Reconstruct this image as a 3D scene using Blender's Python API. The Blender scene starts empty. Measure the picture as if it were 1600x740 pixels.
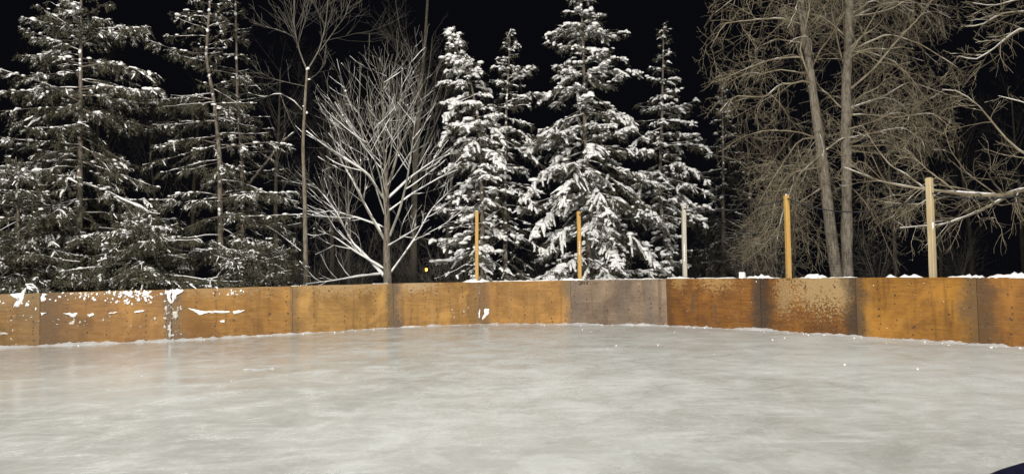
import bpy, math, random
import numpy as np
from mathutils import Vector, Matrix
R_ = math.radians
scene = bpy.context.scene
col = scene.collection

# ------------------------------------------------------------------ camera
F, CX, CY = 1200.0, 800.0, 370.0
CAM = np.array([0.0, 0.0, 1.37])
PITCH, ROLL = R_(2.41), R_(1.15)
_f = np.array([0, math.cos(PITCH), math.sin(PITCH)])
_r0 = np.array([1.0, 0, 0]); _u0 = np.array([0, -math.sin(PITCH), math.cos(PITCH)])
_r = _r0*math.cos(ROLL) - _u0*math.sin(ROLL)
_u = _u0*math.cos(ROLL) + _r0*math.sin(ROLL)
cd = bpy.data.cameras.new('camera'); cam = bpy.data.objects.new('camera', cd); col.objects.link(cam)
cd.sensor_width = 36; cd.lens = 36*F/1600; cd.clip_end = 1000; cd.clip_start = 0.05
M = Matrix.Identity(4)
for i in range(3):
    M[i][0] = _r[i]; M[i][1] = _u[i]; M[i][2] = -_f[i]; M[i][3] = CAM[i]
cam.matrix_world = M
scene.camera = cam

def P(x, y, Y):
    d = _f + _r*(x-CX)/F + _u*(CY-y)/F
    return CAM + d*(Y/d[1])
def pixel(p):
    d = np.asarray(p, float)-CAM; f_ = d@_f
    return CX+F*(d@_r)/f_, CY-F*(d@_u)/f_
def ground_at(x, y, z=0.0):
    d = _f + _r*(x-CX)/F + _u*(CY-y)/F
    return CAM + d*((z-CAM[2])/d[2])

# ------------------------------------------------------------------ night sky and an added sun lamp as faint fill
w = bpy.data.worlds.new('World'); scene.world = w; w.use_nodes = True
nt = w.node_tree; bg = nt.nodes['Background']; out = nt.nodes['World Output']
sky = nt.nodes.new('ShaderNodeTexSky'); sky.sky_type = 'NISHITA'; sky.sun_disc = False
sky.sun_elevation = R_(-9); sky.sun_rotation = R_(200)
nt.links.new(sky.outputs[0], bg.inputs[0]); bg.inputs[1].default_value = 0.05
bg2 = nt.nodes.new('ShaderNodeBackground'); bg2.inputs[0].default_value = (0.0030, 0.0032, 0.0046, 1); bg2.inputs[1].default_value = 0.9
ad = nt.nodes.new('ShaderNodeAddShader')
nt.links.new(bg.outputs[0], ad.inputs[0]); nt.links.new(bg2.outputs[0], ad.inputs[1]); nt.links.new(ad.outputs[0], out.inputs[0])
sd = bpy.data.lights.new('ambient_fill_sun', 'SUN'); sd.energy = 0.012; sd.angle = R_(0.5); sd.color = (0.85, 0.9, 1.0)  # added cool lamp with no visible source, faint ambient for the background
so = bpy.data.objects.new('ambient_fill_sun', sd); col.objects.link(so); so.location = (0, -20, 40)
so.rotation_euler = (R_(50), 0, R_(-20))

scene.view_settings.view_transform = 'Standard'; scene.view_settings.look = 'None'
scene.view_settings.gamma = 1; scene.view_settings.exposure = 0.0
scene.view_settings.use_curve_mapping = False
scene.cycles.use_denoising = True
scene.cycles.max_bounces = 6; scene.cycles.diffuse_bounces = 3; scene.cycles.glossy_bounces = 3
scene.cycles.sample_clamp_indirect = 5

# floodlights on poles either side of the rink behind the photographer (lamp position, aim, power)
FLOODS = [((-12.0, -8.0, 14.0), (1.5, 25.0, 3.2), 54000, 'tall grey floodlight pole on the snow beyond the left side of the rink'),
          ((13.0, -9.0, 14.0), (-3.0, 25.0, 2.6), 25000, 'tall grey floodlight pole on the snow beyond the right side of the rink')]

# ------------------------------------------------------------------ helpers
def tag(o, label=None, cat=None, group=None, kind=None):
    if label: o['label'] = label
    if cat: o['category'] = cat
    if group: o['group'] = group
    if kind: o['kind'] = kind
    return o
def empty(name, loc=(0, 0, 0), parent=None):
    o = bpy.data.objects.new(name, None); col.objects.link(o); o.location = [float(c) for c in loc]
    o.empty_display_size = 0.2
    if parent: o.parent = parent
    return o
class Acc:
    """collects vertices, quads and triangles (numpy) and links them as one mesh object"""
    def __init__(s): s.v = []; s.q = []; s.t = []; s.n = 0
    def add(s, v, q=None, t=None):
        v = np.asarray(v, float).reshape(-1, 3)
        if q is not None and len(q): s.q.append(np.asarray(q, np.int64).reshape(-1, 4)+s.n)
        if t is not None and len(t): s.t.append(np.asarray(t, np.int64).reshape(-1, 3)+s.n)
        s.v.append(v); s.n += len(v)
    def build(s, name, mat, parent=None, smooth=True, origin=None):
        v = np.concatenate(s.v) if s.v else np.zeros((0, 3))
        if origin is not None: v = v-np.asarray(origin, float)
        q = np.concatenate(s.q) if s.q else np.zeros((0, 4), np.int64)
        t = np.concatenate(s.t) if s.t else np.zeros((0, 3), np.int64)
        me = bpy.data.meshes.new(name)
        me.vertices.add(len(v)); me.vertices.foreach_set('co', v.astype(np.float32).ravel())
        nl = len(q)*4+len(t)*3
        me.loops.add(nl); me.loops.foreach_set('vertex_index', np.concatenate([q.ravel(), t.ravel()]).astype(np.int32))
        me.polygons.add(len(q)+len(t))
        ls = np.concatenate([np.arange(len(q))*4, len(q)*4+np.arange(len(t))*3]).astype(np.int32)
        me.polygons.foreach_set('loop_start', ls)
        me.polygons.foreach_set('use_smooth', np.full(len(q)+len(t), smooth))
        me.update(calc_edges=True)
        me.materials.append(mat)
        o = bpy.data.objects.new(name, me); col.objects.link(o)
        if parent: o.parent = parent
        return o
    def tubes(s, Pn, Rn, sides=3):
        Pn = np.asarray(Pn, float); Rn = np.asarray(Rn, float)
        n, k, _ = Pn.shape
        if n == 0: return
        T = np.gradient(Pn, axis=1); T /= np.linalg.norm(T, axis=2, keepdims=True)+1e-9
        m = Pn[:, -1]-Pn[:, 0]; m /= np.linalg.norm(m, axis=1, keepdims=True)+1e-9
        ref = np.where(np.abs(m[:, 2:3]) < 0.8, np.array([[0, 0, 1.0]]), np.array([[1.0, 0.2, 0]]))[:, None, :]
        A = np.cross(T, ref); A /= np.linalg.norm(A, axis=2, keepdims=True)+1e-9
        B = np.cross(A, T)
        th = np.arange(sides)*2*math.pi/sides
        V = Pn[:, :, None, :]+Rn[:, :, None, None]*(A[:, :, None, :]*np.cos(th)[None, None, :, None]+B[:, :, None, :]*np.sin(th)[None, None, :, None])
        i = np.arange(n)[:, None, None]*k*sides+np.arange(k-1)[None, :, None]*sides
        j = np.arange(sides)[None, None, :]; j2 = (j+1) % sides
        Q = np.stack([i+j, i+j2, i+sides+j2, i+sides+j], -1)
        s.add(V, Q)
    def box(s, c0, c1):
        (x0, y0, z0), (x1, y1, z1) = c0, c1
        s.add([(x0, y0, z0), (x1, y0, z0), (x1, y1, z0), (x0, y1, z0), (x0, y0, z1), (x1, y0, z1), (x1, y1, z1), (x0, y1, z1)],
              [(0, 3, 2, 1), (4, 5, 6, 7), (0, 1, 5, 4), (1, 2, 6, 5), (2, 3, 7, 6), (3, 0, 4, 7)])
    def lathe(s, c, prof, sides=12):
        th = np.arange(sides)*2*math.pi/sides
        V = np.array([[(c[0]+r*math.cos(a), c[1]+r*math.sin(a), c[2]+z) for a in th] for r, z in prof])
        k = len(prof); i = np.arange(k-1)[:, None]*sides; j = np.arange(sides)[None]; j2 = (j+1) % sides
        s.add(V, np.stack([i+j, i+j2, i+sides+j2, i+sides+j], -1))
def ico(sub=1):
    import bmesh
    bm = bmesh.new(); bmesh.ops.create_icosphere(bm, subdivisions=sub, radius=1)
    v = np.array([x.co[:] for x in bm.verts]); t = np.array([[q.index for q in f.verts] for f in bm.faces]); bm.free()
    return v, t
ICO1 = ico(1); ICO2 = ico(2)
def lumps(acc, C, S, rng, base=ICO1, rough=0.25):
    C = np.asarray(C, float).reshape(-1, 3); S = np.asarray(S, float).reshape(-1, 3); n = len(C)
    if n == 0: return
    v, t = base
    k = 1+rough*rng.standard_normal((n, len(v)))
    V = C[:, None, :]+v[None]*k[..., None]*S[:, None, :]
    acc.add(V, None, (np.arange(n)[:, None, None]*len(v)+t[None]).reshape(-1, 3))
def resample(pts, n):
    pts = np.asarray(pts, float); d = np.r_[0, np.cumsum(np.linalg.norm(np.diff(pts, axis=0), axis=1))]
    # smooth Catmull style: dense linear, then box smoothing
    u = np.linspace(0, d[-1], n*4); q = np.stack([np.interp(u, d, pts[:, i]) for i in range(3)], 1)
    for _ in range(6): q[1:-1] = 0.25*q[:-2]+0.5*q[1:-1]+0.25*q[2:]
    return q[np.linspace(0, len(q)-1, n).round().astype(int)]
def at_t(Pn, idx, t):
    k = Pn.shape[1]; f = np.clip(t, 0, 0.9999)*(k-1); i = f.astype(int); a = (f-i)
    if Pn.ndim == 3: a = a[:, None]
    return Pn[idx, i]*(1-a)+Pn[idx, i+1]*a
def unit(v): return v/(np.linalg.norm(v, axis=-1, keepdims=True)+1e-9)

# ------------------------------------------------------------------ materials
class G:
    def __init__(s, name):
        s.m = bpy.data.materials.new(name); s.m.use_nodes = True
        s.nt = s.m.node_tree; s.b = s.nt.nodes['Principled BSDF']; s.o = s.nt.nodes['Material Output']
        s.tc = s.nt.nodes.new('ShaderNodeTexCoord')
    def _set(s, sock, v):
        if v is None: return
        if hasattr(v, 'is_linked') or hasattr(v, 'links'): s.nt.links.new(v, sock)
        elif isinstance(v, (tuple, list)) and sock.type == 'RGBA' and len(v) == 3: sock.default_value = (*v, 1)
        else: sock.default_value = v
    def math(s, op, a, b=None, c=None, clamp=False):
        n = s.nt.nodes.new('ShaderNodeMath'); n.operation = op; n.use_clamp = clamp
        for i, x in enumerate((a, b, c)):
            if x is not None: s._set(n.inputs[i], x)
        return n.outputs[0]
    def vmath(s, op, a, b=None):
        n = s.nt.nodes.new('ShaderNodeVectorMath'); n.operation = op
        s._set(n.inputs[0], a)
        if b is not None: s._set(n.inputs[1], b)
        return n.outputs[0]
    def noise(s, vec, scale, detail=3, rough=0.55, dist=0.0):
        n = s.nt.nodes.new('ShaderNodeTexNoise'); n.inputs['Scale'].default_value = scale
        n.inputs['Detail'].default_value = detail; n.inputs['Roughness'].default_value = rough; n.inputs['Distortion'].default_value = dist
        s.nt.links.new(vec, n.inputs['Vector']); return n.outputs[0]
    def mapr(s, v, a, b, c=0.0, d=1.0, smooth=True):
        n = s.nt.nodes.new('ShaderNodeMapRange'); n.interpolation_type = 'SMOOTHSTEP' if smooth else 'LINEAR'
        for i, x in enumerate((v, a, b, c, d)): s._set(n.inputs[i], x)
        return n.outputs[0]
    def mix(s, f, a, b, mode='MIX'):
        n = s.nt.nodes.new('ShaderNodeMix'); n.data_type = 'RGBA'; n.blend_type = mode
        s._set(n.inputs[0], f); s._set(n.inputs[6], a); s._set(n.inputs[7], b); return n.outputs[2]
    def sep(s, v):
        n = s.nt.nodes.new('ShaderNodeSeparateXYZ'); s.nt.links.new(v, n.inputs[0]); return n.outputs
    def bump(s, h, strength=0.3, dist=0.02):
        n = s.nt.nodes.new('ShaderNodeBump'); n.inputs['Strength'].default_value = strength; n.inputs['Distance'].default_value = dist
        s.nt.links.new(h, n.inputs['Height']); s.nt.links.new(n.outputs[0], s.b.inputs['Normal'])
    def fin(s, color=None, rough=None, spec=None, ior=None):
        s._set(s.b.inputs['Base Color'], color)
        if rough is not None: s._set(s.b.inputs['Roughness'], rough)
        if spec is not None: s._set(s.b.inputs['Specular IOR Level'], spec)
        if ior: s.b.inputs['IOR'].default_value = ior
        return s.m
    @property
    def obj(s): return s.tc.outputs['Object']

def bark(name, a, b, scale=6.0, pale=None):
    g = G(name); v = g.vmath('MULTIPLY', g.obj, (1, 1, 0.22))
    n = g.noise(v, scale*4, 5, 0.7); n2 = g.noise(g.obj, 1.3, 3)
    c = g.mix(g.mapr(n, 0.3, 0.7), a, b)
    if pale: c = g.mix(g.math('MULTIPLY', g.mapr(n2, 0.5, 0.72), 0.7), c, pale)
    g.bump(n, 0.8, 0.03)
    return g.fin(c, 0.9, 0.2)
M_BARK = bark('bark_grey_brown', (0.07, 0.058, 0.044), (0.23, 0.2, 0.155))
M_BARK_TAN = bark('bark_tan', (0.075, 0.062, 0.042), (0.21, 0.178, 0.128), 5, (0.25, 0.23, 0.19))
M_BARK_SPRUCE = bark('bark_spruce', (0.075, 0.06, 0.045), (0.2, 0.17, 0.135), 8)
def twigm(name, a, b):
    g = G(name); n = g.noise(g.obj, 1.6, 3)
    return g.fin(g.mix(g.mapr(n, 0.35, 0.65), a, b), 0.8, 0.25)
M_TWIG_TAN = twigm('twig_tan', (0.15, 0.122, 0.078), (0.28, 0.238, 0.162))
M_TWIG_GREY = twigm('twig_grey', (0.17, 0.155, 0.125), (0.3, 0.28, 0.235))
M_TWIG_DARK = twigm('twig_dark', (0.09, 0.08, 0.065), (0.15, 0.135, 0.11))
def needle(name, a, b, c):
    g = G(name); n = g.noise(g.obj, 2.2, 3); n2 = g.noise(g.obj, 14, 2)
    cc = g.mix(g.mapr(n, 0.35, 0.68), a, b); cc = g.mix(g.math('MULTIPLY', g.mapr(n2, 0.5, 0.7), 0.6), cc, c)
    return g.fin(cc, 0.75, 0.25)
M_NEEDLE = needle('needles_olive', (0.042, 0.043, 0.026), (0.088, 0.08, 0.05), (0.15, 0.132, 0.09))
M_NEEDLE_DK = needle('needles_dark', (0.03, 0.036, 0.024), (0.05, 0.052, 0.034), (0.075, 0.07, 0.05))
def snowm(name, a, b, sc=5.0):
    g = G(name); n = g.noise(g.obj, sc, 4); n2 = g.noise(g.obj, sc*9, 3)
    g.bump(g.math('ADD', n, g.math('MULTIPLY', n2, 0.4)), 0.5, 0.03)
    return g.fin(g.mix(g.mapr(n, 0.3, 0.7), a, b), 0.65, 0.3)
M_SNOW = snowm('snow_fresh', (0.74, 0.73, 0.70), (0.84, 0.83, 0.80))
M_SNOW_TREE = snowm('snow_on_needles', (0.68, 0.67, 0.64), (0.84, 0.83, 0.80), 7)
M_SNOW_GROUND = snowm('snow_ground', (0.66, 0.66, 0.66), (0.78, 0.78, 0.78), 0.8)
def plain(name, c, rough=0.5, metal=0.0):
    g = G(name); n = g.noise(g.obj, 9, 3); g.b.inputs['Metallic'].default_value = metal
    return g.fin(g.mix(g.mapr(n, 0.3, 0.7), tuple(x*0.82 for x in c), tuple(min(1, x*1.12) for x in c)), rough)
M_STEEL = plain('galvanised_steel', (0.32, 0.33, 0.34), 0.45, 0.7)
M_ROPE = plain('black_rope', (0.012, 0.012, 0.014), 0.7)
M_NET = plain('net_cord', (0.006, 0.006, 0.007), 1.0); M_NET.node_tree.nodes['Principled BSDF'].inputs['Specular IOR Level'].default_value = 0.0
M_INK = plain('black_marker', (0.02, 0.017, 0.015), 0.7)
M_SCREW = plain('rusted_screw', (0.06, 0.034, 0.017), 0.8)
M_NAVY = plain('navy_plastic', (0.011, 0.011, 0.028), 0.22)
M_LEAF = plain('dry_orange_leaf', (0.5, 0.13, 0.03), 0.7)

def emis(name, c, s):
    g = G(name); g.b.inputs['Emission Color'].default_value = (*c, 1); g.b.inputs['Emission Strength'].default_value = s
    return g.fin((0.8, 0.8, 0.8), 0.4)

# ------------------------------------------------------------------ rink boards: seams (pixel of the foot, pixel of the top)
SEAMS = [(62, 540, 457.5), (268, 532, 451.8), (457, 521.5, 446.8), (615, 511.5, 442.5), (750, 506, 440), (893, 506.5, 437.5),
         (1043, 508.5, 435), (1190, 515.5, 434), (1340, 525, 433.2), (1530, 538, 433)]
foot = []; top = []
for x, yb, yt in SEAMS:
    p = ground_at(x, yb); foot.append(p)
    top.append(P(x, yt, p[1])[2])
foot = np.array(foot)[:, :2]; top = np.array(top)
dl = unit(foot[0]-foot[2]); dr = unit(foot[-1]-foot[-4])
SH = np.vstack([foot[0]+dl*4.88, foot[0]+dl*2.44, foot, foot[-1]+dr*2.44, foot[-1]+dr*4.88, foot[-1]+dr*7.32])
ST = np.r_[top[0], top[0], top, top[-1], top[-1], top[-1]]
def wall_pos(xpix):
    """point of the wall line seen in a pixel column -> (x, y, top z, along direction)"""
    for i in range(len(SH)-1):
        a, b = SH[i], SH[i+1]
        d = _f+_r*(xpix-CX)/F+_u*(CY-470)/F
        # ray (horizontal) d.xy * s = a + (b-a) * t
        A = np.array([[d[0], -(b-a)[0]], [d[1], -(b-a)[1]]])
        s, t = np.linalg.solve(A, a)
        if -1e-6 <= t <= 1+1e-6 and s > 0: return a+(b-a)*t, ST[i]+(ST[i+1]-ST[i])*t, unit(b-a), i, t
    raise ValueError(xpix)

# ------------------------------------------------------------------ ground, ice
def ice_mat():
    g = G('rink_ice'); v = g.obj; s = g.sep(v)
    big = g.noise(v, 0.30, 4, 0.6, 0.6); mid = g.noise(v, 1.5, 7, 0.74, 0.6); fine = g.noise(v, 7.0, 4, 0.65); grit = g.noise(v, 45.0, 2, 0.6)
    lon = g.noise(g.vmath('MULTIPLY', v, (0.5, 2.2, 1)), 2.0, 5, 0.65, 0.5)
    c = g.mix(g.mapr(big, 0.32, 0.68), (0.388, 0.392, 0.358), (0.494, 0.505, 0.470))
    c = g.mix(g.math('MULTIPLY', g.mapr(mid, 0.42, 0.78), 0.55), c, (0.621, 0.635, 0.603))
    c = g.mix(g.math('MULTIPLY', g.mapr(mid, 0.50, 0.24), 0.45), c, (0.326, 0.329, 0.305))
    c = g.mix(g.math('MULTIPLY', g.mapr(lon, 0.50, 0.76), 0.5), c, (0.636, 0.652, 0.646))
    c = g.mix(g.math('MULTIPLY', g.mapr(fine, 0.52, 0.72), 0.35), c, (0.636, 0.652, 0.631))
    c = g.mix(g.math('MULTIPLY', g.mapr(fine, 0.42, 0.26), 0.3), c, (0.316, 0.318, 0.300))
    # thin scuffs: ridges of two warped noises
    r1 = g.math('ABSOLUTE', g.math('SUBTRACT', g.noise(g.vmath('MULTIPLY', v, (0.6, 1.7, 1)), 1.5, 3, 0.5, 1.2), 0.5))
    r2 = g.math('ABSOLUTE', g.math('SUBTRACT', g.noise(g.vmath('MULTIPLY', v, (1.3, 0.8, 1)), 2.4, 2, 0.5, 0.8), 0.5))
    r3 = g.math('ABSOLUTE', g.math('SUBTRACT', g.noise(g.vmath('MULTIPLY', v, (0.9, 2.6, 1)), 4.5, 4, 0.6, 0.9), 0.5))
    sc = g.math('MAXIMUM', g.math('MAXIMUM', g.mapr(r1, 0.010, 0.0), g.mapr(r2, 0.006, 0.0)), g.mapr(r3, 0.014, 0.0))
    sc = g.math('MULTIPLY', sc, g.mapr(mid, 0.44, 0.62))
    c = g.mix(g.math('MULTIPLY', sc, 0.6), c, (0.636, 0.652, 0.646))
    # frosted, scraped places: whiter and rougher, more of them away from the left boards
    fro = g.noise(g.vmath('MULTIPLY', v, (0.8, 1.3, 1)), 0.7, 8, 0.78, 0.6)
    fro = g.math('ADD', fro, g.math('MULTIPLY', s[0], 0.008))
    fm = g.mapr(fro, 0.44, 0.74)
    speck = g.mapr(g.noise(v, 22.0, 4, 0.75), 0.38, 0.68)
    c = g.mix(g.math('MULTIPLY', g.math('MULTIPLY', fm, speck), 0.75), c, (0.698, 0.707, 0.679))
    dk = g.mapr(g.noise(g.vmath('MULTIPLY', v, (0.7, 1.6, 1)), 1.6, 5, 0.7, 0.8), 0.62, 0.74)
    c = g.mix(g.math('MULTIPLY', dk, 0.35), c, (0.254, 0.253, 0.244))
    ro = g.math('ADD', g.mapr(g.math('ADD', mid, g.math('MULTIPLY', s[0], 0.03)), 0.20, 0.80, 0.11, 0.42), g.math('MULTIPLY', fm, 0.12))
    g.bump(g.math('ADD', g.math('MULTIPLY', mid, 0.6), g.math('ADD', g.math('MULTIPLY', fine, 0.25), g.math('MULTIPLY', grit, 0.03))), 0.22, 0.03)
    return g.fin(c, ro, 0.5, 1.31)
inner = SH.copy()
a = Acc()
poly = np.vstack([inner, [(13.5, -2.0)], [(15.0, -30)], [(-24.0, -30)], [(-22.0, 2.0)]])
me = bpy.data.meshes.new('ice_rink')
ring = [(float(x), float(y), 0.0) for x, y in poly]
me.from_pydata(ring+[(x, y, -0.2) for x, y, _ in ring], [], [list(range(len(ring)))[::-1]] + [[i, (i+1) % len(ring), len(ring)+(i+1) % len(ring), len(ring)+i] for i in range(len(ring))])
me.materials.append(ice_mat()); me.update()
o = bpy.data.objects.new('ice_rink', me); col.objects.link(o); tag(o, 'pale scuffed ice surface of the outdoor rink', kind='structure')

def gz(x, y):
    """snowy terrain: level by the rink, falling away into the woods"""
    d = np.maximum(0, np.asarray(y)-22.0)
    return -0.12-0.012*np.minimum(d, 60)-0.02*np.maximum(0, d-20)*0.5+0.08*np.sin(np.asarray(x)*0.31)*np.sin(np.asarray(y)*0.27)
xs = np.linspace(-400, 400, 161); ys = np.r_[np.linspace(-400, -40, 20), np.linspace(-36, 110, 74), np.linspace(130, 500, 20)]
X, Y = np.meshgrid(xs, ys); Z = gz(X, Y)
a = Acc(); n0, n1 = X.shape
i, j = np.meshgrid(np.arange(n0-1), np.arange(n1-1), indexing='ij'); k = i*n1+j
a.add(np.stack([X, Y, Z-0.1], -1), np.stack([k, k+1, k+n1+1, k+n1], -1))
o = a.build('snow_ground', M_SNOW_GROUND); tag(o, 'snow covered ground under the dark woods', kind='structure')

# ------------------------------------------------------------------ plywood boards
def plywood(name, base, dark, pale, L, H, seed, stains=(), worn=(), streaks=(), coat=0.45):
    g = G(name); s = g.sep(g.obj); x, z = s[0], s[2]
    v = g.vmath('ADD', g.obj, (seed*7.3, seed*3.1, seed*1.7))
    gr = g.noise(g.vmath('MULTIPLY', v, (1.0, 1, 11.0)), 2.2, 6, 0.7, 0.8)
    ply = g.noise(g.vmath('MULTIPLY', v, (1.4, 1, 30.0)), 3.0, 4, 0.6)
    cl = g.noise(v, 2.2, 5, 0.65); sp = g.noise(v, 26.0, 4, 0.7); sp2 = g.noise(g.vmath('MULTIPLY', v, (1, 1, 1.8)), 11.0, 5, 0.75)
    c = g.mix(g.mapr(gr, 0.3, 0.72), dark, base)
    c = g.mix(g.math('MULTIPLY', g.mapr(ply, 0.52, 0.75), 0.5), c, tuple(0.5*p+0.5*q for p, q in zip(base, pale)))
    c = g.mix(g.math('MULTIPLY', g.mapr(cl, 0.47, 0.68), 0.85), c, tuple(0.85*p for p in dark))
    blot = g.noise(v, 0.9, 4, 0.6, 0.5)
    c = g.mix(g.math('MULTIPLY', g.mapr(blot, 0.50, 0.68), 0.6), c, tuple(0.7*p for p in dark)); c = g.mix(g.math('MULTIPLY', g.mapr(blot, 0.48, 0.32), 0.75), c, tuple(1.3*p for p in base))
    bt = g.noise(g.vmath('MULTIPLY', v, (3.4, 1, 0.35)), 1.6, 4, 0.6)
    c = g.mix(g.math('MULTIPLY', g.mapr(bt, 0.54, 0.7), 0.55), c, tuple(0.62*p for p in dark))
    c = g.mix(g.math('MULTIPLY', g.mapr(bt, 0.44, 0.3), 0.3), c, tuple(0.6*p+0.4*q for p, q in zip(base, pale)))
    for cx, cz, rx, rz, st in worn:                        # speckled places where the finish has flaked off
        dx = g.math('DIVIDE', g.math('SUBTRACT', x, cx*L), rx*L); dz = g.math('DIVIDE', g.math('SUBTRACT', z, cz*H), rz*H)
        d = g.math('SQRT', g.math('ADD', g.math('MULTIPLY', dx, dx), g.math('MULTIPLY', dz, dz)))
        m = g.math('SUBTRACT', 1.0, d); m = g.math('ADD', m, g.math('MULTIPLY', g.math('SUBTRACT', sp, 0.5), 2.6)); m = g.math('ADD', m, g.math('MULTIPLY', g.math('SUBTRACT', sp2, 0.5), 2.0))
        c = g.mix(g.math('MULTIPLY', g.mapr(m, 0.25, 0.6), st), c, pale)
    for x0, wd, st, colr in stains:                       # grey weathering along the sheet's ends
        d = g.math('DIVIDE', g.math('ABSOLUTE', g.math('SUBTRACT', x, x0*L)), wd)
        m = g.math('ADD', g.math('SUBTRACT', 1.0, d), g.math('MULTIPLY', g.math('SUBTRACT', cl, 0.5), 1.5)); m = g.math('ADD', m, g.math('MULTIPLY', g.math('SUBTRACT', sp2, 0.5), 1.2)); m = g.math('ADD', m, g.math('MULTIPLY', g.math('SUBTRACT', gr, 0.5), 0.5))
        c = g.mix(g.math('MULTIPLY', g.mapr(m, 0.0, 0.8), st), c, colr)
    for x0, wd, z0, z1 in streaks:
        d = g.math('DIVIDE', g.math('ABSOLUTE', g.math('SUBTRACT', x, g.math('ADD', x0*L, g.math('MULTIPLY', g.math('SUBTRACT', sp2, 0.5), 0.10)))), wd)
        m = g.math('MULTIPLY', g.mapr(d, 1.0, 0.2), g.math('MULTIPLY', g.mapr(z, z0*H-0.08, z0*H+0.08), g.mapr(z, z1*H+0.08, z1*H-0.08)))
        m = g.math('MULTIPLY', m, g.mapr(sp2, 0.3, 0.55))
        c = g.mix(g.math('MULTIPLY', m, 0.75), c, (0.07, 0.05, 0.035))
    # knots, dark flecks and pale scratches
    dash = g.noise(g.vmath('MULTIPLY', v, (1.0, 1, 5.0)), 9.0, 4, 0.7)
    c = g.mix(g.math('MULTIPLY', g.mapr(dash, 0.60, 0.72), 0.55), c, tuple(0.55*p for p in dark)); c = g.mix(g.math('MULTIPLY', g.mapr(dash, 0.40, 0.28), 0.4), c, pale)
    fl = g.mapr(sp2, 0.62, 0.72)
    c = g.mix(g.math('MULTIPLY', fl, 0.6), c, tuple(0.45*p for p in dark))
    scr = g.math('ABSOLUTE', g.math('SUBTRACT', g.noise(g.vmath('MULTIPLY', v, (0.35, 1, 4.0)), 3.1, 3, 0.5), 0.5))
    c = g.mix(g.math('MULTIPLY', g.mapr(scr, 0.006, 0.0), 0.3), c, pale)
    g.bump(g.math('ADD', gr, g.math('MULTIPLY', sp, 0.4)), 0.35, 0.008)
    return g.fin(c, g.mapr(cl, 0.3, 0.7, coat, coat+0.2), 0.35)
OR, ORD, PAL = (0.2220, 0.1125, 0.0259), (0.1406, 0.0629, 0.0130), (0.2664, 0.1850, 0.0900)
GO, GOD = (0.2664, 0.1517, 0.0432), (0.1850, 0.0947, 0.0230)
RU, RUD = (0.1998, 0.0829, 0.0144), (0.1073, 0.0407, 0.0079)
GY, GYD, GYP = (0.196, 0.137, 0.088), (0.118, 0.083, 0.056), (0.253, 0.183, 0.119)
ST1, ST2 = (0.0999, 0.0696, 0.0403), (0.036, 0.026, 0.018)
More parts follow.
